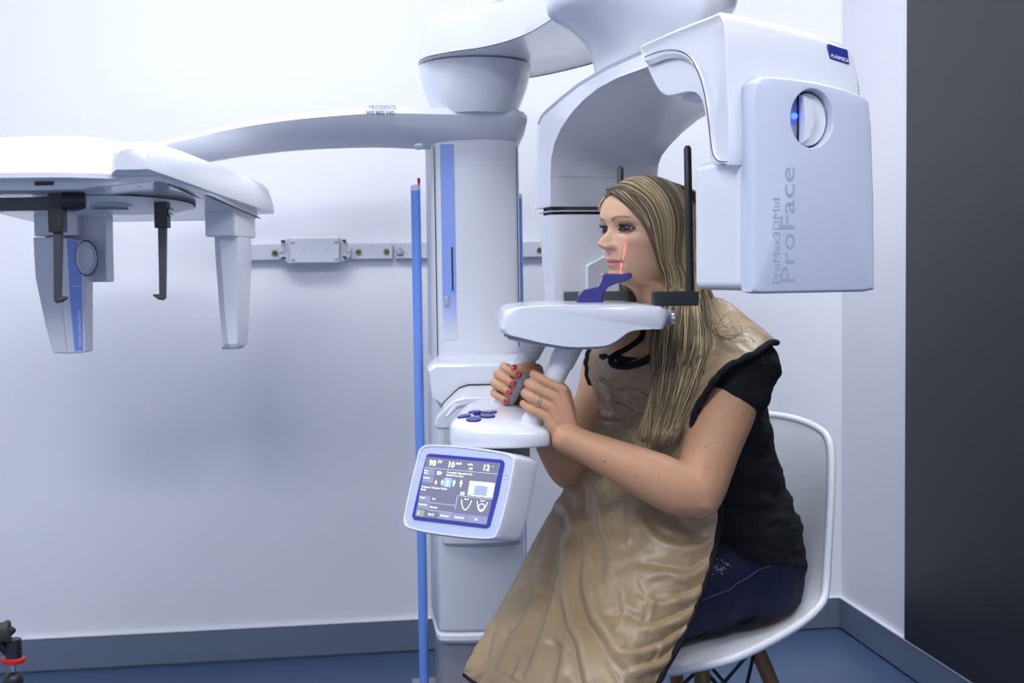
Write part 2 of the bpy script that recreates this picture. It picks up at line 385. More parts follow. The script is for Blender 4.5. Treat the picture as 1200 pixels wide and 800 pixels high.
rs = prism('post_socket', [V(-.770, 2.685, 1.258), V(-.742, 2.685, 1.258), V(-.742, 2.715, 1.258), V(-.770, 2.715, 1.258)], UZ * .066, BLK, mach, .002)
revolve('clamp_dial', [(.011, 0), (.011, .006), (.006, .009), (0, .009)], V(-.741, 2.70, 1.292), CHROME, rs, (1, -.3, 0), 18)
loft('ear_rod', [[V(x - w_, 2.693, z), V(x + w_, 2.693, z), V(x + w_, 2.707, z), V(x - w_, 2.707, z)] for x, w_, z in ((-.760, .0062, 1.104), (-.7595, .0066, 1.12), (-.756, .0088, 1.262))], DKG, mach, bevel=.001)
tube('ear_plug', [V(-.757, 2.70, 1.108), V(-.768, 2.699, 1.109), V(-.780, 2.698, 1.113)], [.0075, .0065, .002], DKG, mach, 10)
# collimator hanging on the right
prism('collimator_bracket', [V(-.726, 2.95, 1.246), V(-.652, 2.945, 1.246), V(-.640, 3.12, 1.246), V(-.716, 3.12, 1.246)], UZ * .075, WHITE, mach, .004)
rg = []
for z, x0, x1, y0, y1 in ((1.247, -.716, -.650, 2.965, 3.09), (1.20, -.715, -.649, 2.965, 3.09), (1.06, -.709, -.653, 2.968, 3.06), (.99, -.704, -.656, 2.97, 3.05), (.981, -.700, -.659, 2.974, 3.045)):
    rg.append([V(x0 + .006, y0 + .012, z), V(x0 + .022, y0, z), V(x1 - .006, y0 + .004, z), V(x1, y0 + .02, z), V(x1 + .004, y1, z), V(x0 + .004, y1, z)])
cm = loft('collimator', rg, WHITE, mach, angle=20)
prism('collimator_tip', [V(-.699, 2.974, .976), V(-.662, 2.976, .976), V(-.66, 3.04, .976), V(-.697, 3.04, .976)], UZ * .006, MIDG, cm, .001)
# sensor hanging on the left, with blue label and round knob
prism('sensor_bracket', [V(-1.118, 2.985, 1.142), V(-.975, 2.985, 1.142), V(-.973, 2.985, 1.32), V(-1.12, 2.985, 1.32)], V(0, .06, 0), WHITE2, mach, .003)
prism('bracket_step', [V(-1.134, 2.955, 1.253), V(-1.03, 2.955, 1.253), V(-1.03, 2.955, 1.32), V(-1.134, 2.955, 1.32)], V(0, .04, 0), WHITE2, mach, .003)
sfront = [(-1.066, 1.250), (-1.012, 1.240), (-1.006, 1.205), (-1.006, 1.160), (-1.012, .976), (-1.055, .973), (-1.060, 1.02), (-1.066, 1.15)]
sideo = [(-1.130, 1.250), (-1.066, 1.250), (-1.066, 1.15), (-1.060, 1.02), (-1.055, .973), (-1.092, .975), (-1.108, 1.04), (-1.128, 1.155)]
sb = prism('sensor_body', [V(x, 2.936, z) for x, z in sideo], V(0, .05, 0), WHITE2, mach, .004)
sf = prism('sensor_front', [V(x, 2.93, z) for x, z in sfront], V(0, .055, 0), WHITE2, mach, .004)
lab = prism('blue_label', [V(x, 2.9285, z) for x, z in [(-1.047, 1.244), (-1.020, 1.238), (-1.026, 1.225), (-1.029, 1.205), (-1.026, 1.183), (-1.018, 1.165), (-1.016, 1.15), (-1.0175, .982), (-1.037, .980), (-1.044, 1.10)]], V(0, .002, 0), BLUE, sf, 0)
text('label_print', 'DIGITAL CEPHALOSTAT', V(-1.021, 2.9283, .99), V(0.01, 0, 1), V(-1, 0, 0), .008, WTXT, sf)
box('label_rule', V(-1.0275, 2.928, 1.133), (.024, .001, .0012), WTXT, sf, None, 0)
kn = revolve('knob', [(.040, 0), (.040, .004), (.037, .009), (.030, .012), (.022, .009), (0, .008)], V(-1.0, 2.927, 1.199), GREYP, mach, (.0, -1, .0), 36, ex=1)
kn.data.transform(Matrix.Translation(V(-1.0, 0, 0)) @ Matrix.Diagonal((.62, 1, 1, 1)) @ Matrix.Translation(V(1.0, 0, 0)))
rim = revolve('knob_rim', [(.040, -.001), (.0425, .0), (.0425, .003), (.040, .004)], V(-1.0, 2.927, 1.199), BLK, kn, (0, -1, 0), 36)
rim.data.transform(Matrix.Translation(V(-1.0, 0, 0)) @ Matrix.Diagonal((.62, 1, 1, 1)) @ Matrix.Translation(V(1.0, 0, 0)))

# ---- shoulder cone and first link above the column
cone_c = V(-.084, 3.14, 0)
revolve('shoulder_cone', [(.10, 1.545), (.106, 1.556), (.118, 1.58), (.132, 1.62), (.140, 1.655), (.141, 1.668), (.135, 1.672), (.1, 1.674)], cone_c, WHITE, mach, n=56, angle=30)
l1 = [V(-.225, 3.22), V(-.222, 3.10), V(-.195, 3.02), V(-.13, 2.955), V(-.06, 2.905), V(.0, 2.83), V(.05, 2.73), V(.09, 2.60), V(.12, 2.5), V(.28, 2.46), V(.42, 2.55), V(.41, 2.70), V(.30, 2.95), V(.19, 3.18), V(.05, 3.36), V(-.10, 3.40), V(-.19, 3.33)]
l1s = [Vector((*p[:2], 0)) for p in catmull([(p[0], p[1]) for p in l1 + [l1[0]]], 5)[:-1]]
cen = sum(l1s, Vector((0, 0, 0))) / len(l1s)
rg = []
for z, k in ((1.673, .985), (1.675, 1.0), (1.70, .992), (1.745, .965), (1.762, .94), (1.77, .90)):
    rg.append([cen + (p - cen) * k + UZ * z for p in l1s])
loft('first_link', rg, WHITE, mach, angle=30)
rg = [[cen + (p - cen) * k + UZ * z for p in l1s] for z, k in ((1.6722, 1.001), (1.6745, 1.001))]
loft('link_seam', rg, SEAM, mach, caps=False)
# ---- second link: flared hub carrying the rotating arm
hub = V(.262, 2.46, 0)
def hring(z, r, dx=0, dy=0, ex=1.0): return ring(hub + V(dx, dy, z), V(r * 1.02, .0, 0), V(0, r * ex, 0), 56)
loft('second_link', [hring(1.53, .088, .0, .02), hring(1.555, .09, .0, .02), hring(1.58, .097, .0, .015), hring(1.605, .113, 0, .01), hring(1.625, .135, 0, .005), hring(1.64, .157), hring(1.650, .172), hring(1.657, .179), hring(1.668, .183), hring(1.70, .186), hring(1.715, .18)], WHITE, mach, angle=45)
box('second_link_beam', V(.17, 2.78, 1.80), (.24, .72, .06), WHITE, mach, (V(.9, .43, 0).normalized(), V(-.43, .9, 0).normalized(), UZ), .02, 4)
revolve('link_bearing', [(.1, 1.70), (.1, 1.78)], hub, WHITE2, mach)
revolve('link_bearing', [(.1, 1.765), (.1, 1.79)], V(.05, 3.03, 0), WHITE2, mach)
# ---- rotating C-arm: t runs from the far leg towards the camera, s to the right, z up
CO = V(.18, 2.42, 0); CD = V(.27, -.963, 0).normalized(); CE = V(.963, .27, 0).normalized()
def cp(t, s, z): return CO + CD * t + CE * s + UZ * z
outer = [(-.462, 1.296), (-.455, 1.36), (-.445, 1.43), (-.43, 1.487), (-.405, 1.502), (-.37, 1.510), (-.26, 1.524), (-.142, 1.536), (.026, 1.543), (.262, 1.541), (.36, 1.538)]
inner = [(.36, 1.500), (.262, 1.507), (.085, 1.512), (-.02, 1.508), (-.111, 1.497), (-.19, 1.480), (-.258, 1.457), (-.305, 1.43), (-.328, 1.40), (-.335, 1.361), (-.338, 1.296)]
rings = []
for s, dz, dt, sh in ((.004, 0, 0, .006), (.0, 0, 0, 0), (.012, -.001, .0, 0), (.04, -.010, -.004, 0), (.10, -.026, -.012, 0), (.16, -.036, -.014, 0), (.215, -.042, -.008, 0), (.238, -.041, .0, 0), (.25, -.036, .004, 0), (.254, -.03, .006, .006)):
    ro = [(t + sh * (1 if t < -.4 else 0), z - sh * (0 if t < -.4 else 1)) for t, z in outer]
    ri = []
    for t, z in inner:
        k = 1 if z > 1.47 else max(0, (z - 1.36) / .11)
        ri.append((t + dt * (1 if t < -.2 else 0) - sh * (1 if t < -.3 else 0), z + dz * k + sh * k))
    rings.append([cp(t, s, z) for t, z in ro + ri])
loft('rotating_arm', rings, WHITE, mach, angle=30)
prism('arm_slot', [cp(.13, .085, 1.483), cp(.132, .10, 1.481), cp(.139, .10, 1.481), cp(.137, .085, 1.483)], UZ * .01, SEAM, mach, 0)
# lower half of the far leg with the groove above it
def legring(z, t0, t1, s0, s1, ch):
    return [cp(t, s, z) for t, s in ((t0, s0 + .03), (t0 + .03, s0), (t1 - ch * .5, s0), (t1, s0 + ch * 1.1), (t1, s1 - ch * .5), (t1 - ch, s1), (t0 + .03, s1), (t0, s1 - .03))]
leg = loft('arm_leg', [legring(1.05, -.44, -.352, .02, .235, .02), legring(1.06, -.45, -.342, .012, .245, .02), legring(1.18, -.455, -.336, .006, .25, .022), legring(1.278, -.460, -.334, .002, .252, .03)], WHITE, mach, angle=25)
loft('leg_groove', [legring(1.278, -.452, -.342, .01, .244, .03), legring(1.296, -.452, -.342, .01, .244, .03)], SEAM, mach, angle=25)
loft('groove_lip', [legring(1.285, -.461, -.333, .001, .253, .03), legring(1.2875, -.461, -.333, .001, .253, .03)], GREYP, mach, angle=25)
prism('leg_panel', [cp(-.337, .078, 1.056), cp(-.333, .078, 1.165), cp(-.330, .135, 1.193), cp(-.330, .243, 1.198), cp(-.337, .243, 1.056)], CD * .014, WHITE2, mach, .003)
prism('panel_slot', [cp(-.3215, .090, 1.108), cp(-.3215, .103, 1.108), cp(-.3215, .103, 1.113), cp(-.3215, .090, 1.113)], CD * .002, BLK, leg, 0)
# ---- near head: side cover, liner, lower body, front plate
cov = [(.255, 1.541), (.40, 1.539), (.54, 1.534), (.575, 1.531), (.592, 1.50), (.600, 1.40), (.602, 1.313), (.590, 1.309), (.562, 1.315), (.549, 1.327), (.541, 1.35), (.533, 1.378), (.520, 1.42), (.498, 1.455), (.465, 1.484), (.42, 1.502), (.36, 1.512), (.273, 1.516)]
rings = []
for s, dz, k in ((-.016, -.012, .965), (-.020, -.004, .99), (-.018, 0, 1), (.02, -.004, 1.0), (.08, -.014, 1), (.14, -.026, 1), (.185, -.040, 1), (.198, -.052, .99), (.203, -.066, .965)):
    rings.append([cp(.43 + (t - .43) * k, s, z + dz * max(0, min(1, (z - 1.40) / .11))) for t, z in [tuple(q) for q in catmull(cov + [cov[0]], 3)[:-1]]])
loft('head_cover', rings, WHITE, mach, angle=30)
lin = [(.255, 1.512), (.285, 1.480), (.32, 1.452), (.36, 1.440), (.43, 1.436), (.468, 1.428), (.492, 1.408), (.506, 1.37), (.514, 1.33), (.522, 1.313), (.56, 1.309), (.585, 1.312), (.556, 1.33), (.543, 1.38), (.51, 1.45), (.46, 1.492), (.40, 1.507)]
prism('head_liner', [cp(t, -.011, z) for t, z in [tuple(q) for q in catmull(lin + [lin[0]], 3)[:-1]]], CE * .205, WHITE2, mach, .004, 2)
prism('laser_window', [cp(t, .015, z) for t, z in ((.34, 1.446), (.44, 1.442), (.455, 1.436), (.45, 1.424), (.40, 1.424), (.35, 1.434))], CE * .14, GREYP, mach, .003)
prism('head_body', [cp(.428, .0, 1.119), cp(.603, -.002, 1.119), cp(.603, .2, 1.119), (cp(.45, .2, 1.119))], UZ * .202, WHITE, mach, .014, 4)
# front plate with the round recess
pl = [(.003, 1.115), (.201, 1.115), (.2035, 1.118), (.2025, 1.25), (.198, 1.36), (.193, 1.399), (.186, 1.4055), (.15, 1.4165), (.11, 1.4245), (.06, 1.4295), (.030, 1.431), (.016, 1.430), (.004, 1.421), (.0015, 1.40), (.0, 1.118)]
def dense(poly, n):
    P = [np.array(p) for p in poly]; L = [np.linalg.norm(P[(i + 1) % len(P)] - P[i]) for i in range(len(P))]; tot = sum(L); out = []
    for k in range(n):
        d = tot * k / n
        for i in range(len(P)):
            if d <= L[i]: out.append(P[i] + (P[(i + 1) % len(P)] - P[i]) * (d / L[i])); break
            d -= L[i]
    return out
hc = (.0975, 1.371); N = 96
po = dense(pl, N)
po.sort(key=lambda p: math.atan2(p[1] - hc[1], p[0] - hc[0]))
corners = pl
ang = [math.atan2(p[1] - hc[1], p[0] - hc[0]) for p in po]
for c in corners:                                  # snap the nearest sample onto each corner
    k = min(range(N), key=lambda i: (po[i][0] - c[0]) ** 2 + (po[i][1] - c[1]) ** 2); po[k] = np.array(c)
ang = [math.atan2(p[1] - hc[1], p[0] - hc[0]) for p in po]
hole = lambda rx, rz: [(hc[0] + rx * math.cos(a), hc[1] + rz * math.sin(a)) for a in ang]
cxm = np.array((.1, 1.27))
def inset(k): return [cxm + (np.array(p) - cxm) * np.array((1 - k / .1, 1 - k / .155)) for p in po]
def at(t, pts): return [cp(t, p[0], p[1]) for p in pts]
rings = [at(.601, po), at(.629, po), at(.6325, inset(.0008)), at(.635, inset(.0025)), at(.636, inset(.005)), at(.636, hole(.0360, .0445)), at(.6352, hole(.0350, .0435)), at(.6335, hole(.0343, .0428)), at(.606, hole(.0335, .042))]
v, f = loft_vf(rings, caps=False)
nv = len(v); v.append(cp(.606, *hc)); f += [((len(rings) - 1) * N + i, (len(rings) - 1) * N + (i + 1) % N, nv) for i in range(N)]
plate = mk('front_plate', v, f, mat('plate_white', (.57, .60, .73), .36, noise_amt=.008), mach, angle=35)
# knob inside the recess
kd = [(hc[0] + .001 + .0305 * math.cos(a), hc[1] + .039 * math.sin(a)) for a in [-PI * .60 + 1.20 * PI * i / 26 for i in range(27)]]
prism('dial', at(.607, kd), CD * .016, WHITE, plate, .003)
prism('dial_gap', at(.6068, [(hc[0] - .001 + (p[0] - hc[0] + .001) * 1.05, hc[1] + (p[1] - hc[1]) * 1.04) for p in kd]), CD * .005, SEAM, plate, 0)
loft('dial_grip', [[cp(.622 + .010 * k, hc[0] - .006 + x * (1 - .25 * k) * 1.3, hc[1] + z * (1 - .06 * k)) for x, z in ((-.006, -.036), (.004, -.030), (.010, -.012), (.0125, 0), (.010, .012), (.004, .030), (-.006, .036), (-.004, 0))] for k in (0, .5, 1)], WHITE, plate, angle=30)
revolve('status_light', [(.0045, 0), (.0045, .003), (0, .004)], cp(.612, hc[0] - .0165, hc[1] + .006), mat('blue_led', (.02, .05, .9), .3, noise_amt=.01, emit=(.03, .1, 1), emit_s=4), plate, CD, 14)
text('plate_print', 'ProFace', cp(.6362, .0685, 1.1285), UZ, -CE, .0335, PRINT, plate, sx=1.58)
text('plate_print', 'ProMax3DMid', cp(.6362, .0445, 1.1285), UZ, -CE, .0165, PRINT, plate, sx=1.3)
# blue maker badge on the upper cover
bd = [(.151, 1.467), (.184, 1.459), (.181, 1.481), (.148, 1.489)]
bg = prism('maker_badge', at(.5890, bd), CD * .0058, mat('badge_blue', (.012, .03, .25), .35, noise_amt=.03), mach, .0006, 1)
text('badge_print', 'PLANMECA', cp(.5950, .1525, 1.4690), (CE * .033 - UZ * .008), UZ, .0075, WTXT, bg, sx=.80)

sm_ = [(.273, 1.5175), (.33, 1.516), (.38, 1.511), (.43, 1.500), (.467, 1.483), (.498, 1.454), (.519, 1.42), (.533, 1.378), (.543, 1.338), (.552, 1.322), (.572, 1.313), (.600, 1.3095)]
tube('cover_seam', [cp(.43 + (q[0] - .43) * .993, -.0205, q[1]) for q in catmull(sm_, 4)], .0009, SEAM, mach, 6)
tube('leg_seam', [cp(q[1] + .0004, q[0], 1.361) for q in catmull([(.0, -.335), (.04, -.339), (.10, -.347), (.16, -.349), (.215, -.343), (.238, -.335)], 4)], .0006, MIDG, mach, 6)
# ---- patient table, handles, control pod, screen
tabz = 1.088
def TB(x, y): return V(x, y, 0)
near = [(-.022, 1.052), (-.016, 1.078), (-.004, 1.088), (.03, 1.0925), (.10, 1.0935), (.262, 1.0885), (.270, 1.052), (.255, 1.049), (.222, 1.047), (.205, 1.041), (.19, 1.030), (.172, 1.021), (.15, 1.018), (.10, 1.018), (.05, 1.026), (.01, 1.036), (-.015, 1.043)]
nears = [tuple(q) for q in catmull(near + [near[0]], 4)[:-1]]
rings = []
for y, k, dx in ((2.160, .93, .0), (2.163, .96, 0), (2.168, .979, 0), (2.176, .993, 0), (2.190, 1, 0), (2.25, 1.0, -.002), (2.34, 1.0, -.004), (2.42, 1.0, -.006), (2.475, 1.0, -.008), (2.488, .99, -.008), (2.495, .965, -.008)):
    rings.append([V(.12 + (x - .12) * k + dx, y, 1.056 + (z - 1.056) * k ** .8) for x, z in nears])
table = loft('patient_table', rings, WHITE, mach, angle=50)
rings = [[V(.12 + (x - .12) * k - .003, y, z - .0035) for x, z in near if z < 1.045] + [V(.12 + (x - .12) * k - .003, y, z + .001) for x, z in reversed([q for q in near if q[1] < 1.045])] for y, k in ((2.17, .97), (2.48, .97))]
loft('table_underside', rings, MIDG, table, angle=30)
prism('table_lens', [V(-.008, 2.19, 1.033), V(.06, 2.19, 1.018), V(.06, 2.44, 1.018), V(-.008, 2.44, 1.033)], UZ * .008, GREYP, table, .003)
# temple support knob and rods
revolve('clamp_knob', [(.016, 0), (.016, .012), (.0135, .013), (.0135, .016), (.0155, .017), (.015, .022), (.010, .0245), (0, .0245)], V(.263, 2.20, 1.068), MIDG, table, (1, 0, 0), 28)
revolve('knob_cap', [(.0152, 0), (.0155, .006), (.011, .009), (0, .009)], V(.282, 2.20, 1.068), CHROME, table, (1, 0, 0), 28)
box('temple_support_foot', V(.295, 2.235, 1.1005), (.080, .05, .026), BLK, mach, None, .003)
tr = tube('temple_rod', [V(.323, 2.235, 1.09), V(.321, 2.235, 1.25), V(.3195, 2.235, 1.369), V(.3195, 2.235, 1.374)], [.0072, .0072, .007, .004], BLK, mach, 16)
box('temple_support_foot', V(.17, 2.485, 1.094), (.13, .04, .035), DKG, mach, None, .003)
tube('temple_rod', [V(.232, 2.58, 1.08), V(.229, 2.58, 1.25), V(.229, 2.58, 1.363), V(.229, 2.58, 1.368)], [.0072, .0072, .007, .004], DKG, mach, 16)
box('rod_bridge', V(.205, 2.535, 1.094), (.09, .11, .024), DKG, mach, None, .003)
# cobalt chin rest: foot, neck and cup
prism('chin_rest', [V(x, 2.305, z) for x, z in ((.122, 1.088), (.126, 1.108), (.134, 1.117), (.150, 1.121), (.164, 1.126), (.170, 1.136), (.170, 1.146), (.176, 1.1475), (.21, 1.146), (.222, 1.1485), (.2265, 1.144), (.223, 1.137), (.211, 1.131), (.196, 1.128), (.182, 1.122), (.174, 1.113), (.171, 1.100), (.171, 1.088))], V(0, .05, 0), COB, mach, .005, 3)
# grip tubes
def grip(top, bot, r, name='grip_tube'):
    top = V(*top); bot = V(*bot); d = (bot - top).normalized()
    g = tube(name, [top, top + d * .02, top + d * .022, bot], [r * 1.0, r * 1.0, r * .98, r * .96], WHITE, mach, 28)
    v, f = tube_vf([top - d * .01, top + d * .026, top + d * .046, top + d * .0465], [r * 1.16, r * 1.12, r * 1.09, r * .96], 28)
    mk('grip_collar', v, f, WHITE2, g, angle=40)
    return g
NG = (V(.108, 2.225, 1.025), V(.0257, 2.225, .865)); FG = (V(.052, 2.42, 1.03), V(-.0332, 2.42, .865))
grip(NG[0], NG[1], .0205); grip(FG[0], FG[1], .0205)
# control pod that carries the grips
pod = [(-.115, .0), (-.117, .03), (-.108, .06), (-.088, .085), (-.05, .10), (.0, .10), (.05, .085), (.066, .06), (.07, .03), (.063, .0)]
def podring(z, k, dx=0, sl=0):
    out = []
    base = [(-.114, 2.26), (-.116, 2.23), (-.108, 2.20), (-.085, 2.18), (-.04, 2.168), (.01, 2.168), (.05, 2.178), (.066, 2.195), (.069, 2.22), (.063, 2.30), (.055, 2.50), (.03, 2.62), (-.02, 2.66), (-.07, 2.64), (-.10, 2.50)]
    for x, y in [(q[0], q[1]) for q in catmull(base + [base[0]], 4)[:-1]]:
        zz = z + sl * ((.07 - x) / .18 - .5)
        out.append(V(-.02 + (x + .02) * k + dx, 2.40 + (y - 2.40) * (1 - (1 - k) * .8), zz))
    return out
podo = loft('control_pod', [podring(.840, .93), podring(.8415, .98), podring(.845, .995), podring(.858, 1.0), podring(.868, .992, 0, .006), podring(.874, .97, 0, .010), podring(.880, .90, 0, .012), podring(.8855, .76, 0, .009), podring(.8895, .58, -.002, .005), podring(.892, .38, -.004), podring(.893, .2, -.005), podring(.8935, .03, -.005)], WHITE, mach, angle=60)
# blue keys
def key(cx, cy, a, L, W, h=.0045, name='pod_key'):
    ca, sa = math.cos(a), math.sin(a)
    ptz = [(cx + L * math.cos(q) * ca - W * math.sin(q) * sa, cy + L * math.cos(q) * sa + W * math.sin(q) * ca) for q in [2 * PI * i / 16 for i in range(16)]]
    zz = .897
    return prism(name, [V(x, y, keyz(x, y)) for x, y in ptz], UZ * h, COB, podo, .0012, 2)
from mathutils.bvhtree import BVHTree
def bvh_of(me): return BVHTree.FromPolygons([v.co for v in me.vertices], [p.vertices for p in me.polygons])
podb = bvh_of(podo.data)
def keyz(x, y):
    h = podb.ray_cast(V(x, y, 1.2), V(0, 0, -1)); return (h[0].z if h[0] else .88) - .001
for cx, cy, a, L, W in ((-.089, 2.245, .35, .013, .013), (-.071, 2.215, .35, .014, .014), (-.072, 2.295, -.3, .011, .018), (-.047, 2.240, .3, .015, .013), (-.044, 2.285, .3, .015, .014)):
    key(cx, cy, a, L, W)
key(-.066, 2.262, 0, .008, .012, .009, 'joystick')
# carriage bracket between column and pod
rings = []
for y, x0, x1, z0, z1 in ((2.90, -.195, .02, .825, .932), (2.905, -.199, .024, .818, .938), (2.93, -.203, .028, .812, .943), (3.05, -.205, .032, .806, .944), (3.14, -.205, .034, .804, .944)):
    rings.append([V(x0, y, z1 - .012), V(x0 + .014, y, z1), V(x1 - .014, y, z1), V(x1, y, z1 - .012), V(x1, y, z0 + .01), V(x1 - .01, y, z0), V(x0 + .06, y, z0), V(x0 + .035, y, z0 + .015), V(x0 + .006, y, z1 - .07)])
loft('carriage_bracket', rings, WHITE, mach, angle=30)
arc = [(-.170, .83), (-.165, .848), (-.14, .872), (-.125, .885), (-.105, .891), (.02, .892), (.02, .82), (-.165, .82)]
prism('bracket_gap', [V(x, 2.893, z) for x, z in arc], V(0, .02, 0), SEAM, mach, 0)
prism('support_arm', [V(x * .985 - .001, 2.62, (z - .82) * .965 + .82) for x, z in arc], V(0, .272, 0), WHITE, mach, .008)
tube('arm_rib', [V(-.10, 2.60, .875), V(-.12, 2.55, .875), V(-.135, 2.48, .862)], [.004, .006, .003], WHITE2, mach, 10)
box('pod_neck', V(-.02, 2.35, .828), (.10, .2, .03), MIDG, mach)
# ---- touch screen below the pod
yw, tl = math.radians(33), math.radians(18)
SH = V(math.cos(yw), -math.sin(yw), 0); nh = V(-math.sin(yw), -math.cos(yw), 0)
SD = (nh * math.sin(tl) - UZ * math.cos(tl)).normalized(); SN = (nh * math.cos(tl) + UZ * math.sin(tl)).normalized()
SO = V(-.098, 2.150, .771)
def sp3(x, y, n=0): return SO + SH * x * 1.04 - SD * y * 1.05 + SN * n        # x right, y up, n out of the screen
bez = [(-.098, .062), (-.088, .072), (-.06, .075), (.0, .0755), (.075, .0715), (.098, .066), (.104, .058), (.1035, .03), (.099, -.03), (.092, -.062), (.082, -.072), (.04, -.0755), (-.04, -.076), (-.092, -.072), (-.103, -.064), (-.1055, -.05), (-.103, .0)]
def bzr(k, n, dx=0, dy=0): return [sp3(x * k + dx, y * k + dy, n) for x, y in [tuple(q) for q in catmull(bez + [bez[0]], 3)[:-1]]]
scr = loft('touch_screen_unit', [bzr(.90, -.062, .012, .004), bzr(.97, -.058, .012, .004), bzr(1.0, -.045, .010, .003), bzr(1.01, -.012), bzr(1.0, -.003), bzr(.985, .0), bzr(.955, .0), bzr(.945, -.0018)], WHITE, mach, angle=50)
loft('screen_bezel', [bzr(.942, -.0025), bzr(.942, -.0012)], mat('bezel_lilac', (.50, .55, .74), .4, noise_amt=.01), mach, angle=30)
sb_ = [(-.078, .055), (-.072, .058), (.078, .058), (.084, .053), (.0815, .0), (.0745, -.052), (.069, -.056), (-.0815, -.056), (-.0865, -.051), (-.083, .0)]
prism('screen_frame', [sp3(x, y, -.0012) for x, y in sb_], SN * .0022, mat('frame_blue', (.035, .04, .36), .3, noise_amt=.03), mach, .0008, 1)
DISP = mat('lcd_background', (.05, .05, .08), .25, noise_amt=.02, emit=(.17, .175, .26), emit_s=.9)
TILE = mat('lcd_tile', (.08, .09, .15), .25, noise_amt=.02, emit=(.24, .27, .46), emit_s=.9)
TILE2 = mat('lcd_lightblue', (.1, .2, .4), .25, noise_amt=.02, emit=(.25, .52, .95), emit_s=.9)
TILE3 = mat('lcd_pale', (.3, .35, .45), .25, noise_amt=.02, emit=(.55, .66, .85), emit_s=.9)
TILE4 = mat('lcd_grey_green', (.1, .12, .1), .25, noise_amt=.02, emit=(.28, .32, .30), emit_s=.9)
GLYPH = mat('lcd_white', (.8, .8, .8), .3, noise_amt=.01, emit=(.88, .90, 1), emit_s=.9)
disp = prism('display', [sp3(x, y, .001) for x, y in ((-.0765, .052), (.0765, .052), (.0685, -.0505), (-.0785, -.0505))], SN * .0006, DISP, mach, 0)
def tile(x0, y0, x1, y1, m=TILE, n=.0016, name='screen_tile'):
    return prism(name, [sp3(x0, y0, n), sp3(x1, y0, n), sp3(x1, y1, n), sp3(x0, y1, n)], SN * .0003, m, disp, 0)
def stx(s, x, y, size, sx=1.0, bold=0): return text('screen_text', s, sp3(x, y, .0021), SH, -SD, size, GLYPH, disp, .0003, sx=sx, bold=bold)
stx('90', -.068, .0375, .0145, 1.05, .0003); stx('kV', -.050, .043, .0078, 1.1); stx('10', -.029, .0375, .0145, 1.05, .0003); stx('mA', -.012, .043, .0078, 1.1)
stx('mAs', .012, .0435, .0062); stx('120', .015, .0365, .0058); stx('12', .043, .0375, .0145, 1.05, .0003); stx('s', .0625, .044, .0055)
for y0, y1, a, b_ in ((.021, .0315, 'Zona', 'dient.'), (.0085, .0195, 'Tamaño', ''), (-.0245, -.0145, 'Maxilar', ''), (-.0365, -.0260, 'Resolución', '')):
    tile(-.0765, y0, -.054, y1)
    stx(a, -.0755, y1 - .0045, .0042); 
    if b_: stx(b_, -.0755, y1 - .0088, .0042)
    tile(-.0565, y0 + .001, -.0555, y0 + .002, GLYPH)
stx('3D', -.049, .0235, .0085, 1.05, .0002); stx('Tomografía Volumétrica 3D,', -.028, .0275, .0048, 1.0); stx('Diente+Cara Zona', -.028, .0228, .0048)
stx('2 Dientes / 3 Dientes / Maxilar', -.0765, -.0008, .0046); stx('Medio', -.0765, -.0056, .0046)
stx('7x8', -.0495, -.0195, .0048); stx('Normal', -.0515, -.0335, .0052); stx('1/2', .006, -.0065, .0078, 1.0, .0002)
tile(-.031, .004, -.015, .0195, TILE2)
for i, (x, h) in enumerate(((-.047, .006), (-.034, .008), (-.023, .0095), (-.0095, .0105), (.005, .0115))):
    y = .0065
    tile(x - .0012, y, x - .0002, y + h * .5, GLYPH, .0021, 'figure_icon'); tile(x + .0002, y, x + .0012, y + h * .5, GLYPH, .0021, 'figure_icon')
    tile(x - .002 - i * .0001, y + h * .45, x + .002 + i * .0001, y + h * .8, GLYPH, .0021, 'figure_icon')
    prism('figure_icon', [sp3(x + .0012 * math.cos(q), y + h * .93 + .0012 * math.sin(q), .0021) for q in [i_ * PI / 4 for i_ in range(8)]], SN * .0003, GLYPH, disp, 0)
tile(.0215, -.006, .0725, .0185, TILE3); tile(.033, -.0055, .060, .013, mat('lcd_scan', (.1, .12, .2), .25, noise_amt=.5, noise_scale=120, emit=(.33, .42, .66), emit_s=.9), .002)
for x0, y0, x1, y1 in ((.0335, .012, .0605, .0132), (.0335, -.006, .0605, -.0048), (.0325, -.006, .0335, .0132), (.0605, -.006, .0615, .0132)): tile(x0, y0, x1, y1, GLYPH, .0024)
for x0, x1, y0, y1 in ((.003, .0715, -.0085, -.0078), (.001, .0017, -.031, -.0085)): tile(x0, y0, x1, y1, TILE3)
for x0, x1, y in ((-.054, .0, -.0248), (-.054, -.002, -.0375), (-.0765, .075, .0335)): tile(x0, y - .0003, x1, y + .0003, TILE3)
def stroke(pts, w_=.0011):
    P = [np.array(q) for q in pts]; L = []; R_ = []
    for i in range(len(P)):
        d = P[min(i + 1, len(P) - 1)] - P[max(i - 1, 0)]; d = d / np.linalg.norm(d); nn = np.array((-d[1], d[0])) * w_ / 2
        L.append(P[i] + nn); R_.append(P[i] - nn)
    o = [sp3(x, y, .0021) for x, y in L]; i_ = [sp3(x, y, .0021) for x, y in R_]
    v = o + i_; n = len(P); return mk('jaw_icon', v, [(k, k + 1, n + k + 1, n + k) for k in range(n - 1)], GLYPH, disp, smooth=False)
for cx in (.0215, .0535):
    stroke([(cx - .0105, -.0135), (cx - .0085, -.020), (cx - .005, -.0275), (cx, -.0305), (cx + .005, -.0275), (cx + .0085, -.020), (cx + .0105, -.0135)], .0013)
    stroke([(cx - .0045, -.011), (cx - .002, -.0135), (cx, -.0125), (cx + .002, -.0135), (cx + .0045, -.011)], .001)
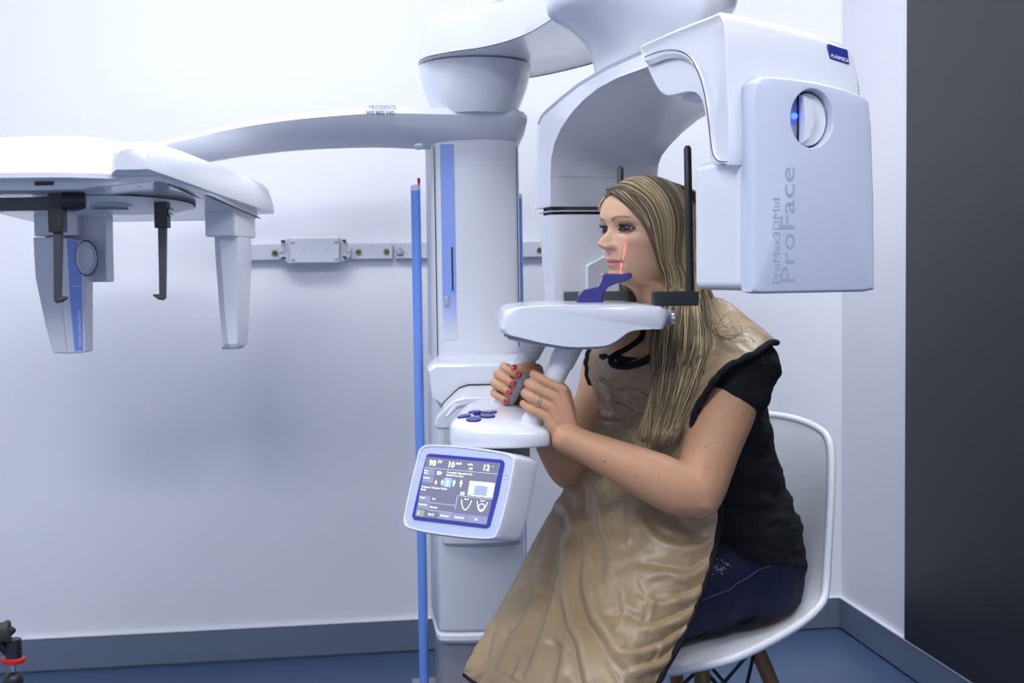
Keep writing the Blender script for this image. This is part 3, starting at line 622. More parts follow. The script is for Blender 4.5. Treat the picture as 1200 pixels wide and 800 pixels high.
cx = .0535; stroke([(cx + .006 * math.cos(q), -.0225 + .005 * math.sin(q)) for q in [2 * PI * i / 16 for i in range(17)]], .0012)
tile(-.078, -.0495, -.061, -.0385, TILE4); tile(-.073, -.047, -.0715, -.0415, GLYPH, .0021); stx('10:12', -.053, -.0465, .0062)
for x0, x1, s in ((-.030, -.002, 'Entrada 1'), (-.001, .0265, 'Entrada 2'), (.0275, .068, '3D')):
    tile(x0, -.0495, x1, -.0375); stx(s, x0 + .004 if s != '3D' else x0 + .016, -.0455, .0052)
for y, s in ((.04, '3D'), (.033, 'PROX'), (.026, 'mid')): text('bezel_print', s, sp3(.0855, y, -.0006), SH, -SD, .0045, WTXT, scr)
tube('screen_arm', [sp3(.02, .03, -.055), sp3(.03, .045, -.09), V(-.02, 2.36, .82)], [.02, .02, .02], MIDG, mach, 12)

# ================================================================ chair
CF = V(-math.cos(math.radians(45)), -math.sin(math.radians(45)), 0); CLt = V(-CF.y, CF.x, 0)
CC = V(.347, 2.50, 0)
chair = thing('shell_chair', 'white moulded plastic shell chair on tapered wooden dowel legs', 'chair', CC)
def ch(f, l, z): return CC + CF * f + CLt * l + UZ * (z - .028 * min(1, z / .4))
prof = [(.218, .430, .120, .0, -.022), (.205, .446, .172, .002, -.020), (.15, .456, .218, .008, -.006), (.07, .452, .238, .026, 0), (-.02, .445, .243, .045, .0), (-.10, .447, .243, .058, .008), (-.16, .468, .240, .055, .025), (-.198, .515, .235, .04, .045), (-.222, .58, .230, .025, .055), (-.24, .66, .224, .012, .055), (-.256, .74, .212, .004, .045), (-.270, .81, .194, -.004, .030), (-.278, .845, .172, -.012, .02), (-.282, .862, .14, -.016, .012)]
pr2 = [tuple(q) for q in catmull(prof, 3)]
v = []; NU = 16
for f_, z, hw, lift, fs in pr2:
    for j in range(NU + 1):
        q = -1 + 2 * j / NU; k = abs(q) ** 2.6
        v.append(ch(f_ + fs * k, hw * (q if abs(q) < 1 else q), z + lift * k))
f = [(i * (NU + 1) + j, i * (NU + 1) + j + 1, (i + 1) * (NU + 1) + j + 1, (i + 1) * (NU + 1) + j) for i in range(len(pr2) - 1) for j in range(NU)]
shell = mk('seat_shell', v, f, mat('chair_white', (.74, .76, .82), .33, noise_amt=.01), chair, angle=80)
sm = shell.modifiers.new('thick', 'SOLIDIFY'); sm.thickness = .009; sm.offset = 0
sm = shell.modifiers.new('sub', 'SUBSURF'); sm.levels = sm.render_levels = 1
# rolled rim
idx = [0 * (NU + 1) + j for j in range(NU + 1)] + [i * (NU + 1) + NU for i in range(1, len(pr2))] + [(len(pr2) - 1) * (NU + 1) + j for j in range(NU - 1, -1, -1)] + [i * (NU + 1) for i in range(len(pr2) - 2, 0, -1)]
rp = [v[i] for i in idx]; rp.append(rp[0])
vv, ff = tube_vf([rp[-2]] + rp, .0085, 10)
mk('shell_rim', vv, ff, MATS['chair_white'], chair, angle=80)
WOOD = bpy.data.materials.new('beech_wood'); WOOD.use_nodes = True
nt = WOOD.node_tree; bs = nt.nodes['Principled BSDF']; tc = nt.nodes.new('ShaderNodeTexCoord'); mp = nt.nodes.new('ShaderNodeMapping'); mp.inputs['Scale'].default_value = (60, 60, 4)
ns = nt.nodes.new('ShaderNodeTexNoise'); ns.inputs['Scale'].default_value = 2; ns.inputs['Detail'].default_value = 5
rp_ = nt.nodes.new('ShaderNodeValToRGB'); rp_.color_ramp.elements[0].color = (.16, .085, .035, 1); rp_.color_ramp.elements[1].color = (.30, .17, .075, 1)
for a, b_ in ((tc.outputs['Object'], mp.inputs[0]), (mp.outputs[0], ns.inputs['Vector']), (ns.outputs['Fac'], rp_.inputs[0]), (rp_.outputs[0], bs.inputs['Base Color'])): nt.links.new(a, b_)
bs.inputs['Roughness'].default_value = .45
tops = {}
for sf_ in (1, -1):
    for sl in (1, -1):
        a = ch(.085 * sf_ - .01, .095 * sl, .432); b_ = ch(.21 * sf_ - .02, .20 * sl, 0.0)
        tube('leg', [a, a.lerp(b_, .3), a.lerp(b_, .97), b_], [.0165, .0155, .0105, .010], WOOD, chair, 16)
        tops[(sf_, sl)] = (a, b_)
        revolve('leg_socket', [(.02, 0), (.02, .02), (.012, .024)], a - UZ * .012, DKG, chair, n=16)
for k in ((1, 1), (1, -1), (-1, 1), (-1, -1)):
    a, b_ = tops[k]
    for k2 in ((k[0], -k[1]), (-k[0], k[1])):
        c, d = tops[k2]
        tube('wire_brace', [a.lerp(b_, .06), a.lerp(b_, .3).lerp(c.lerp(d, .3), .5) - UZ * .01, c.lerp(d, .58)], .004, BLK, chair, 8)

# ================================================================ clamp stand at the lower left
cs = thing('clamp_stand', 'black ball-joint clamp head with a red collar at the lower left corner', 'clamp', V(-1.075, 2.60, 0))
revolve('collar', [(.021, 0), (.0245, .002), (.0245, .010), (.020, .0125), (.012, .0125)], V(-1.0735, 2.6, .335), REDP, cs, (.06, -.02, 1), 28)
tube('stud', [V(-1.074, 2.6, .30), V(-1.074, 2.6, .338)], .0052, CHROME, cs, 12)
revolve('ball', [(.001, -.022), (.012, -.019), (.019, -.011), (.0215, 0), (.019, .010), (.013, .017), (.006, .020)], V(-1.075, 2.6, .296), BLK, cs, n=24)
tube('stand_pole', [V(-1.075, 2.6, .16), V(-1.075, 2.6, .28)], .011, DKG, cs, 14)
for k in range(3):
    q = k * 2 * PI / 3 + .4
    tube('leg', [V(-1.075, 2.6, .18), V(-1.075 + .07 * math.cos(q), 2.6 + .07 * math.sin(q), .11), V(-1.075 + .13 * math.cos(q), 2.6 + .13 * math.sin(q), .006)], [.009, .008, .007], DKG, cs, 10)
tube('clamp_body', [V(-1.072, 2.6, .345), V(-1.0715, 2.6, .37), V(-1.071, 2.6, .386)], [.017, .0165, .0155], BLK, cs, 16)
tube('clamp_arm', [V(-1.079, 2.6, .352), V(-1.092, 2.597, .368), V(-1.105, 2.595, .385), V(-1.13, 2.59, .40)], [.010, .0095, .010, .009], BLK, cs, 10)
rg = []
for n_, r in ((-.012, .6), (-.010, .95), (.0, 1.0), (.010, .95), (.013, .6)):
    rg.append([V(-1.088, 2.585, .405) + V(.5, -.8, .3).normalized() * n_ + (V(.8, .5, 0).normalized() * math.cos(a) + V(-.1, .25, .9).normalized() * math.sin(a)) * (.024 + .0035 * math.cos(6 * a)) * r for a in [2 * PI * i / 36 for i in range(36)]])
loft('star_knob', rg, BLK, cs, angle=40)
tube('knob_stem', [V(-1.085, 2.59, .40), V(-1.078, 2.60, .375)], .008, DKG, cs, 10)
# ================================================================ seated person
TA = math.radians(48); TF = V(-math.cos(TA), -math.sin(TA), 0); TL = V(-TF.y, TF.x, 0)      # torso forward and her left
HA = math.radians(30); HF = V(-math.cos(HA), -math.sin(HA), 0); HL = V(-HF.y, HF.x, 0)      # face forward and her left
GA = math.radians(40); GF = V(-math.cos(GA), -math.sin(GA), 0); GL = V(-GF.y, GF.x, 0)      # thighs
person = thing('person', 'seated woman in a tan apron, black top and jeans holding the white grips', 'person', V(.42, 2.54, 0))

def remesh(parts, voxel, smooth=8, fac=.5):
    v, f = joinvf(parts)
    me = bpy.data.meshes.new('tmp'); me.from_pydata([tuple(p) for p in v], [], f)
    bm = bmesh.new(); bm.from_mesh(me); bmesh.ops.recalc_face_normals(bm, faces=bm.faces); bm.to_mesh(me); bm.free()
    o = bpy.data.objects.new('tmp', me); COL.objects.link(o)
    m = o.modifiers.new('r', 'REMESH'); m.mode = 'VOXEL'; m.voxel_size = voxel
    if smooth:
        m = o.modifiers.new('s', 'SMOOTH'); m.iterations = smooth; m.factor = fac
    dg = bpy.context.evaluated_depsgraph_get(); dg.update()
    out = bpy.data.meshes.new_from_object(o.evaluated_get(dg))
    bpy.data.objects.remove(o); bpy.data.meshes.remove(me)
    for p in out.polygons: p.use_smooth = True
    return out
def coords(me):
    a = np.empty(len(me.vertices) * 3, np.float32); me.vertices.foreach_get('co', a); return a.reshape(-1, 3)
def setcoords(me, a): me.vertices.foreach_set('co', np.ascontiguousarray(a, np.float32).ravel()); me.update()
def setcol(me, c):
    at_ = me.color_attributes.new('Col', 'FLOAT_COLOR', 'POINT')
    at_.data.foreach_set('color', np.ascontiguousarray(np.concatenate([c, np.ones((len(c), 1))], 1), np.float32).ravel())
def colmat(name, rough, sss=0, spec=.5, bump=0, bscale=300, coat=0, namt=.06, nscale=40):
    m = bpy.data.materials.new(name); m.use_nodes = True; nt = m.node_tree; b = nt.nodes['Principled BSDF']
    at_ = nt.nodes.new('ShaderNodeAttribute'); at_.attribute_name = 'Col'
    tc = nt.nodes.new('ShaderNodeTexCoord'); n = nt.nodes.new('ShaderNodeTexNoise'); n.inputs['Scale'].default_value = nscale; n.inputs['Detail'].default_value = 5
    nt.links.new(tc.outputs['Object'], n.inputs['Vector'])
    mr = nt.nodes.new('ShaderNodeMapRange'); mr.inputs[3].default_value = 1 - namt; mr.inputs[4].default_value = 1 + namt; nt.links.new(n.outputs['Fac'], mr.inputs[0])
    vm = nt.nodes.new('ShaderNodeVectorMath'); vm.operation = 'SCALE'; nt.links.new(at_.outputs['Color'], vm.inputs[0]); nt.links.new(mr.outputs[0], vm.inputs['Scale'])
    nt.links.new(vm.outputs[0], b.inputs['Base Color'])
    b.inputs['Roughness'].default_value = rough; b.inputs['Specular IOR Level'].default_value = spec; b.inputs['Coat Weight'].default_value = coat
    if sss:
        b.inputs['Subsurface Weight'].default_value = sss; b.inputs['Subsurface Radius'].default_value = (1, .4, .25); b.inputs['Subsurface Scale'].default_value = .006
    if bump:
        n2 = nt.nodes.new('ShaderNodeTexNoise'); n2.inputs['Scale'].default_value = bscale; nt.links.new(tc.outputs['Object'], n2.inputs['Vector'])
        bp = nt.nodes.new('ShaderNodeBump'); bp.inputs['Strength'].default_value = bump; bp.inputs['Distance'].default_value = .001
        nt.links.new(n2.outputs['Fac'], bp.inputs['Height']); nt.links.new(bp.outputs[0], b.inputs['Normal'])
    return m
SKIN = colmat('skin', .48, sss=.12, spec=.4, bump=.12, bscale=420, namt=.07, nscale=55)

# ---- torso sections: (x, y, z, half width, half depth)
TOR = [(.422, 2.550, .47, .165, .115), (.424, 2.553, .55, .176, .125), (.418, 2.542, .63, .164, .118), (.400, 2.525, .71, .142, .106), (.376, 2.503, .80, .140, .102), (.352, 2.470, .88, .150, .102), (.334, 2.442, .94, .158, .096), (.325, 2.420, .985, .165, .085), (.315, 2.415, 1.02, .135, .068), (.310, 2.413, 1.05, .085, .058), (.305, 2.412, 1.08, .060, .054)]
def torring(x, y, z, a, b, grow=0, n=40): return ring(V(x, y, z), TL * (a + grow), TF * (b + grow), n, 2.3)
def limb(path, rad, n=30, k=6):
    q = catmull([(*p, r) for p, r in zip(path, rad)], k)
    P = [V(*x[:3]) for x in q]; r = [x[3] for x in q]
    # rounded ends
    d0 = (P[0] - P[1]).normalized(); d1 = (P[-1] - P[-2]).normalized()
    P = [P[0] + d0 * r[0] * .75, P[0] + d0 * r[0] * .45] + P + [P[-1] + d1 * r[-1] * .45, P[-1] + d1 * r[-1] * .75]
    r = [r[0] * .35, r[0] * .82] + r + [r[-1] * .82, r[-1] * .35]
    return tube_vf(P, r, n)
LSH, LEL, LWR = V(.420, 2.300, .972), V(.322, 2.165, .752), V(.103, 2.192, .851)
RSH, REL, RWR = V(.212, 2.600, .965), V(.122, 2.500, .742), V(.040, 2.450, .868)
parts = [loft_vf([torring(*s) for s in TOR])]
bust = lambda s: limb([V(.345, 2.435, .895) + TL * (.075 * s) + TF * .03, V(.345, 2.435, .885) + TL * (.072 * s) + TF * .06], [.05, .045], 18)
parts += [bust(1), bust(-1)]
# arms
parts.append(limb([LSH + V(-.05, .06, .01), LSH, LSH.lerp(LEL, .3) + V(.004, 0, 0), LSH.lerp(LEL, .62), LEL.lerp(LSH, .10), LEL + V(.002, .002, -.004)], [.052, .057, .055, .051, .048, .043]))
parts.append(limb([LEL + V(.004, .004, .004), LEL.lerp(LWR, .14), LEL.lerp(LWR, .34), LEL.lerp(LWR, .62), LEL.lerp(LWR, .88), LWR, LWR.lerp(LEL, -.06)], [.043, .0465, .0455, .0375, .0295, .0275, .027]))
parts.append(limb([RSH + V(.06, -.10, .01), RSH, RSH.lerp(REL, .3), RSH.lerp(REL, .62), REL.lerp(RSH, .10), REL], [.052, .055, .051, .047, .044, .040]))
parts.append(limb([REL, REL.lerp(RWR, .15), REL.lerp(RWR, .4), REL.lerp(RWR, .7), RWR], [.041, .044, .040, .031, .026]))
# hands
def hand(axis_c, A, wrist, near, spread, tilt):
    """grip around a tube: axis point, axis direction, side the palm lies on; returns parts and fingertip frames"""
    out = []; tips = []
    A = A.normalized(); Lp = V(-.889, 0, .457); Yv = V(0, 1, 0) if near else V(0, -1, 0)   # Yv points from palm side to the fingertip side
    rad = [.0088, .0092, .0090, .0078]; ln = [.0, .004, .002, -.006]
    mc = []
    for k in range(4):
        a = (-1.5 + k) * spread
        c = axis_c + A * a + Lp * (tilt * (k - 1.5))
        r = rad[k]; e = ln[k]
        if near:
            M = c - Yv * .031 - Lp * (.020 - .0015 * k); P = c - Yv * .0275 + Lp * (.0225 + e); D = c + Yv * .003 + Lp * (.0335 + e * .6); T = c + Yv * .026 + Lp * (.019 + e * .4)
        else:
            M = c - Yv * .030 - Lp * .016; P = c - Yv * .014 + Lp * (.0305 + e); D = c + Yv * .016 + Lp * (.0285 + e * .8); T = c + Yv * .0315 + Lp * (.000 + e * .3)
        out.append(limb([M - Lp * .006, M, M.lerp(P, .5) - Yv * .001, P, P.lerp(D, .5) + Lp * .0015, D, T], [r * 1.12, r * 1.15, r * 1.0, r * 1.06, r * .95, r * .95, r * .80], 14, 4))
        mc.append(M); tips.append((D, T, Yv, Lp, A, r))
    # metacarpals fan into the wrist and fill the palm
    for k in range(4):
        w_ = wrist + A * (-.012 + .008 * k)
        out.append(limb([mc[k], mc[k].lerp(w_, .45) - Yv * .002, w_], [rad[k] * 1.15, .0125, .0135], 14, 4))
        out.append(limb([mc[k] + Yv * .008 - Lp * .010, mc[k].lerp(w_, .5) + Yv * .006, w_ + Yv * .004], [rad[k] * 1.0, .0135, .0135], 14, 4))
    return out, tips, mc
AXN = (NG[1] - NG[0]).normalized(); AXF = (FG[1] - FG[0]).normalized()
nc = NG[0] + AXN * .111; fc = FG[0] + AXF * .115
hl, tl_, mcl = hand(nc, AXN, LWR + V(-.004, .004, .006), True, .0186, -.0012)
hr, tr_, mcr = hand(fc, AXF, RWR, False, .0182, .0)
parts += hl + hr
# thumbs
parts.append(limb([LWR.lerp(mcl[0], .25) + V(.004, .01, 0), V(.098, 2.232, .918), V(.090, 2.258, .938), V(.066, 2.262, .950)], [.0135, .0125, .0108, .0085], 14))
ft = fc + AXF * -.036
parts.append(limb([RWR.lerp(mcr[0], .35) + V(.01, 0, .01), ft + V(.034, .012, -.006), ft + V(.026, -.018, .004), ft + V(.008, -.030, .006), ft + V(-.010, -.0290, .005)], [.013, .0125, .0112, .0105, .0088], 14))
bodymesh = remesh(parts, .0019, 7, .5)
bco = coords(bodymesh)
SK = np.array((.57, .305, .178))
bcol = np.tile(SK, (len(bco), 1))
# faint knuckle redness and moles
for M in mcl + [t_[0] for t_ in tl_]:
    d = np.linalg.norm(bco - np.array(M), axis=1); bcol *= (1 - .12 * np.exp(-(d / .012) ** 2))[:, None] ** np.array((.4, 1.2, 1.2))
rng = np.random.default_rng(5)
for a, b_, n_ in ((LSH, LEL, 9), (LEL, LWR, 7)):
    for k in range(n_):
        c = np.array(a.lerp(b_, rng.uniform(.1, .9))) + np.array((rng.uniform(-.02, .02), -.046, rng.uniform(-.015, .02)))
        d = np.linalg.norm(bco - c, axis=1); j = np.argmin(d); d = np.linalg.norm(bco - bco[j], axis=1)
        bcol[d < .0016] *= (.55, .45, .42)

# ---- head: front profile, back profile and width by height (eye line = 0)
HS = (1.0, 1.0, .915)
zf = [.113, .110, .105, .09, .07, .05, .03, .018, .006, -.004, -.02, -.045, -.056, -.0625, -.0690, -.0758, -.085, -.098, -.106, -.111, -.115, -.125, -.14, -.24]
Fx = [.004, .028, .047, .070, .0855, .0935, .0965, .0945, .0895, .0880, .0885, .0890, .0895, .0940, .0905, .0925, .0845, .0885, .0835, .068, .046, .033, .028, .030]
zw = [.113, .110, .105, .09, .07, .04, .01, -.02, -.05, -.07, -.085, -.098, -.106, -.112, -.118, -.13, -.16, -.20, -.24]
Wd = [.004, .022, .036, .055, .068, .0755, .0755, .0715, .0650, .0595, .053, .046, .041, .042, .046, .0475, .050, .058, .075]
zb = [.113, .110, .105, .09, .07, .03, 0, -.03, -.06, -.1, -.16, -.24]
Bx = [-.004, -.03, -.05, -.078, -.094, -.103, -.10, -.092, -.082, -.074, -.076, -.085]
NR, NC = 300, 320
zz = np.concatenate([np.linspace(.1128, .10, 26, endpoint=False), np.linspace(.10, -.118, 220, endpoint=False), np.linspace(-.118, -.235, 54)])[::1]
def sm(a, k=2):
    for _ in range(k): a = np.concatenate([[a[0]], (a[:-2] + 2 * a[1:-1] + a[2:]) / 4, [a[-1]]])
    return a
Fz0 = sm(np.interp(-zz, [-q for q in zf if q > -.05 or q < -.08], [x for q, x in zip(zf, Fx) if q > -.05 or q < -.08]), 8); Fz = sm(np.interp(-zz, [-q for q in zf], Fx), 4); Wz = sm(np.interp(-zz, [-q for q in zw], Wd), 20); Bz = sm(np.interp(-zz, [-q for q in zb], Bx), 20)
xc = sm(np.interp(-zz, [-.113, 0, .05, .085, .11, .13, .24], [0, 0, .004, .008, 0, -.022, -.026]), 10)
sg = np.linspace(-1, 1, NC, endpoint=False); th = np.sign(sg) * np.abs(sg) ** 1.55 * PI
ZZ, TH = np.meshgrid(zz, th, indexing='ij')
FZ, WZ, BZ, XC = (np.repeat(q[:, None], NC, 1) for q in (Fz, Wz, Bz, xc))
pw = np.interp(-zz, [-.1, 0, .06, .10, .13], [.92, .86, .94, 1.0, 1.0])[:, None]
ct, st = np.cos(TH), np.sin(TH)
FZ0 = np.repeat(Fz0[:, None], NC, 1); lat = np.exp(-(np.abs(TH) / .30) ** 3); FZ = FZ * lat + FZ0 * (1 - lat)
X = np.where(ct >= 0, XC + (FZ - XC) * np.abs(ct) ** pw, XC + (BZ - XC) * np.abs(ct))
Yh = np.sign(st) * np.abs(st) ** np.where(ct >= 0, pw, 1.0) * WZ
front = np.clip(ct * 3, 0, 1)
G = lambda y0, z0, sy, sz: np.exp(-((Yh - y0) / sy) ** 2 - ((ZZ - z0) / sz) ** 2)
hn = np.interp(-ZZ, [-.012, 0, .008, .016, .024, .029, .033, .037, .041, .046], [0, .0045, .0100, .0170, .0245, .0268, .0268, .0225, .0125, 0])
sy = np.interp(-ZZ, [-.01, .01, .024, .033, .04, .05], [.0075, .0075, .0095, .0125, .013, .013])
X += front * hn * np.exp(-(np.abs(Yh) / sy) ** 2.2)
for s in (-1, 1):
    X += front * (.0095 * G(s * .0115, -.0375, .0052, .0052) - .012 * G(s * .0335, .001, .016, .0105) + .0030 * G(s * .030, .0215, .020, .006)
                  - .0045 * G(s * .0165, .003, .006, .010) - .0030 * G(s * .0255, -.0690, .006, .006) + .0025 * G(s * .032, -.052, .016, .02) - .0018 * G(s * .021, -.052, .004, .010))
    X += .004 * G(s * .046, -.026, .016, .014) * front
    Yh += s * .0032 * np.exp(-((X - .045) / .022) ** 2 - ((ZZ + .024) / .014) ** 2) * (np.sign(Yh) == s)
X -= front * .0022 * np.exp(-((ZZ + .0690) / .0013) ** 2) * (np.abs(Yh) < .024)
X -= front * .0015 * np.exp(-(Yh / .003) ** 2 - ((ZZ + .054) / .005) ** 2)
# eyes: lids wrap the eyeballs, almond openings stay open
EYE = [(.0693, s * .0330, .0) for s in (1, -1)]; ER = .0134
for ex, ey, ez in EYE:
    s = 1 if ey > 0 else -1
    q = (Yh - ey) / .0163; qs = np.clip(1 - q * q, 0, None)
    lift = .0010 * q * s
    zu = .0066 * qs ** .8 + lift; zl = -.0042 * qs ** .9 + lift
    dz = ZZ - ez
    d2 = (Yh - ey) ** 2 + (dz * 1.0) ** 2
    sx = ex + np.sqrt(np.clip(ER ** 2 - d2, 0, None))
    inside = (np.abs(q) < 1) & (dz < zu) & (dz > zl) & (ct > 0)
    near_ = (d2 < ER ** 2) & (ct > 0)
    lid = np.where(near_, sx + .0016, X)
    X = np.where(inside, np.minimum(X, ex + .006), np.where(near_, np.maximum(X, lid), X))
# face colours
C = np.tile(np.array((.65, .395, .265)), (NR, NC, 1))
def paint(mask, col, k=1.0): 
    global C
    C = C * (1 - (mask * k)[..., None]) + np.array(col) * (mask * k)[..., None]
fr = (ct > 0)
for s in (-1, 1):
    paint(G(s * .050, -.030, .022, .016) * fr, (.60, .25, .19), .55)                      # blush
    q = (Yh - s * .034) / .0205
    sh = np.exp(-(np.abs(q)) ** 4) * np.exp(-((ZZ - .007 - .003 * q * s) / .0062) ** 2) * fr
    paint(sh, (.11, .075, .09), .9)                                                        # eye shadow
    paint(np.exp(-(np.abs(q)) ** 4) * np.exp(-((ZZ + .0052 - .002 * q * s) / .0030) ** 2) * fr, (.12, .07, .07), .85)
    q2 = (Yh - s * .033) / .0195
    e1 = np.clip(1 - q2 ** 2, 0, None)
    up_ = .0088 * e1 ** .8 + .001 * q2 * s; lo_ = -.0060 * e1 ** .9 + .001 * q2 * s
    m1 = ((np.abs(q2) < 1) & (ZZ < up_) & (ZZ > lo_) & fr).astype(float)
    paint(m1, (.012, .009, .010), .95)                                                     # lash line
    t_ = (np.abs(Yh) - .012) / .038
    bz = .0185 + .0075 * np.sin(np.clip(t_, 0, 1) * 2.1) - .002 * np.clip(t_, 0, 1)
    br = np.exp(-((ZZ - bz) / np.interp(t_, [0, .3, 1], [.0032, .0032, .0016])) ** 2) * ((t_ > 0) & (t_ < 1) & fr & (np.sign(Yh) == s))
    paint(br, (.13, .075, .045), .85)
    paint(G(s * .0070, -.0425, .0034, .0020) * fr, (.10, .04, .03), .9)                    # nostrils
    paint(G(s * .0155, -.040, .002, .005) * fr, (.40, .19, .13), .5)
w_ = np.clip(1 - (np.abs(Yh) / .0255) ** 2, 0, None)
lip = ((ZZ < -.0690 + .0078 * w_ ** .8 - .0012 * np.exp(-(Yh / .004) ** 2)) & (ZZ > -.0690 - .0085 * w_ ** .7) & (np.abs(Yh) < .0255) & fr).astype(float)
paint(lip, (.52, .185, .19), .85)
paint(np.exp(-((ZZ + .0690) / .0011) ** 2) * (np.abs(Yh) < .025) * fr, (.22, .06, .06), .8)
# hair-covered scalp
hl_z = np.interp(np.abs(TH), [0, .5, .85, 1.1, 1.35, 1.7, 3.2], [.072, .068, .045, .01, -.02, -.08, -.11])
scalp = np.clip((ZZ - hl_z) / .006 + .5, 0, 1)
paint(scalp, (.075, .050, .028), .95)
HCP = V(.2675, 2.415, 1.2265); tp_ = math.radians(3)
def hw(x, y, z):
    x, y, z = x * HS[0], y * HS[1], z * HS[2]
    xr, zr = x * math.cos(tp_) - z * math.sin(tp_) * 0, z + x * math.sin(tp_)
    return HCP + HF * xr + HL * y + UZ * zr
hx = X * HS[0]; hy = Yh * HS[1]; hz = ZZ * HS[2] + hx * math.sin(tp_); hx = hx * math.cos(tp_)
# the neck leans back into the collar
lean = np.clip((-.11 - ZZ) / .12, 0, 1)
hpos = np.array(HCP)[None, None] + hx[..., None] * np.array(HF) + hy[..., None] * np.array(HL) + hz[..., None] * np.array(UZ) + lean[..., None] * np.array((.030, -.012, .0))
hv = hpos.reshape(-1, 3); hcol = C.reshape(-1, 3)
hf = [(i * NC + j, i * NC + (j + 1) % NC, (i + 1) * NC + (j + 1) % NC, (i + 1) * NC + j) for i in range(NR - 1) for j in range(NC)]
hf.append(tuple(range(NC)))
nb = len(bco)
bf = [tuple(p.vertices) for p in bodymesh.polygons]
me = bpy.data.meshes.new('body'); me.from_pydata(np.concatenate([bco, hv]).tolist(), [], bf + [tuple(i + nb for i in q) for q in hf])
bm = bmesh.new(); bm.from_mesh(me); bmesh.ops.recalc_face_normals(bm, faces=bm.faces); bm.to_mesh(me); bm.free()
setcol(me, np.concatenate([bcol, hcol]))
for p in me.polygons: p.use_smooth = True
body = link('body', me, SKIN, person)
bpy.data.meshes.remove(bodymesh)
# eyeballs
EYEM = colmat('eye', .2, coat=.1, namt=.02)
gaze = (math.cos(.42), math.sin(.42))
for ex, ey, ez in EYE:
    v = []; f = []; c = []
    n1, n2 = 36, 40
    for i in range(n1 + 1):
        a = PI * i / n1
        for j in range(n2):
            b_ = 2 * PI * j / n2
            d = np.array((math.cos(a), math.sin(a) * math.cos(b_), math.sin(a) * math.sin(b_))); d = np.array((d[0] * gaze[0] - d[1] * gaze[1], d[0] * gaze[1] + d[1] * gaze[0], d[2]))
            rr = ER * (1.0 + .03 * math.exp(-(a / .45) ** 2))
            v.append(hw(ex + d[0] * rr, ey + d[1] * rr, ez + d[2] * rr))
            c.append((.006, .005, .005) if a < .26 else (.024, .014, .010) if a < .64 else (.015, .012, .010) if a < .70 else (.36, .32, .31))
    f = [(i * n2 + j, i * n2 + (j + 1) % n2, (i + 1) * n2 + (j + 1) % n2, (i + 1) * n2 + j) for i in range(n1) for j in range(n2)]
    m_ = bpy.data.meshes.new('eye'); m_.from_pydata([tuple(p) for p in v], [], f); setcol(m_, np.array(c))
    for p in m_.polygons: p.use_smooth = True
    link('eye', m_, EYEM, person)
    s = 1 if ey > 0 else -1
    fans = []
    for k in range(17):
        q = -1 + 2 * k / 16; z0 = .0068 * max(0, 1 - q * q) ** .8 + .001 * q * s; y0 = ey + q * .0163
        x0 = ex + math.sqrt(max(0, ER ** 2 - (y0 - ey) ** 2 - z0 ** 2)) + .001
        L = .0085 * (1 - .35 * abs(q))
        fans.append(tube_vf([hw(x0 - .001, y0, z0), hw(x0 + L * .7, y0 + q * .0025, z0 + L * .25), hw(x0 + L * .95, y0 + q * .004, z0 + L * .75)], [.0006, .0004, .0001], 4))
    v, f = joinvf(fans); mk('eyelashes', v, f, BLK, person)
# nails and ring
NAIL = mat('red_nail_varnish', (.44, .012, .022), .15, coat=.6, noise_amt=.03)
def nail(c, nrm, d, L, W, name='fingernail'):
    nrm = nrm.normalized(); d = (d - nrm * d.dot(nrm)).normalized(); e = nrm.cross(d)
    rg = [ring(c + nrm * h, d * (L * k), e * (W * k), 16, 2.6) for h, k in ((-.002, 1), (.0006, 1), (.0014, .85), (.0018, .4))]
    return loft(name, rg, NAIL, person, angle=60)
for D, T, Yv, Lp, A, r in tr_:
    d = (T - D).normalized(); nr = (d.cross(A)).normalized()
    if nr.dot(Yv) < 0: nr = -nr
    nail(T + nr * (r * .80) + d * .002, nr, d, .0062, .0054)
nail(ft + V(-.013, -.0365, .0095), V(-.1, -.8, .65), V(-1, 0, .1), .0062, .0052)
D_ = tl_[2]; c_ = nc + AXN * (.5 * .0186) ; M_, P_ = mcl[2], None
Pq = c_ + AXN * 0 - V(0, 1, 0) * .0275 + V(-.889, 0, .457) * (.0225 + .002)
rd = (Pq - M_).normalized(); rc = M_.lerp(Pq, .60) - V(0, 1, 0) * .0005
a_, b_ = frame_of(rd)
for o_ in (-.0022, .0022):
    P = [rc + rd * o_ + (a_ * math.cos(q) + b_ * math.sin(q)) * .0102 for q in [2 * PI * i / 28 for i in range(29)]]
    v, f = tube_vf(P, .0011, 8); mk('finger_ring', v, f, CHROME, person)
# ---- black top
def cloth_noise(me, amp, freq, seed=0, stretch=(1, 1, 1)):
    co = coords(me); n = np.empty(len(co) * 3, np.float32); me.vertices.foreach_get('normal', n); n = n.reshape(-1, 3)
    h = np.array([noise.fractal(Vector((c[0] * stretch[0] * freq + seed, c[1] * stretch[1] * freq, c[2] * stretch[2] * freq)), 1.0, 2.0, 3) for c in co])
    setcoords(me, co + n * (h * amp)[:, None])
sp_ = [loft_vf([torring(x, y, z, a, b, .012 + (.006 if .55 < z < .85 else 0)) for x, y, z, a, b in TOR if .60 < z < 1.03])]
hem = torring(.420, 2.548, .585, .172, .122, .017)
hem = [p - UZ * max(0, min(1, .5 - (p - V(.42, 2.548, .585)).dot(TF) / .22)) * .055 for p in hem]
sp_[0] = loft_vf([hem] + [torring(x, y, z, a, b, .012 + (.006 if .55 < z < .85 else 0)) for x, y, z, a, b in TOR if .60 < z < .99])
sp_ += [limb([V(.345, 2.435, .895) + TL * (.075 * s) + TF * .03, V(.345, 2.435, .885) + TL * (.072 * s) + TF * .06], [.058, .052], 18) for s in (1, -1)]
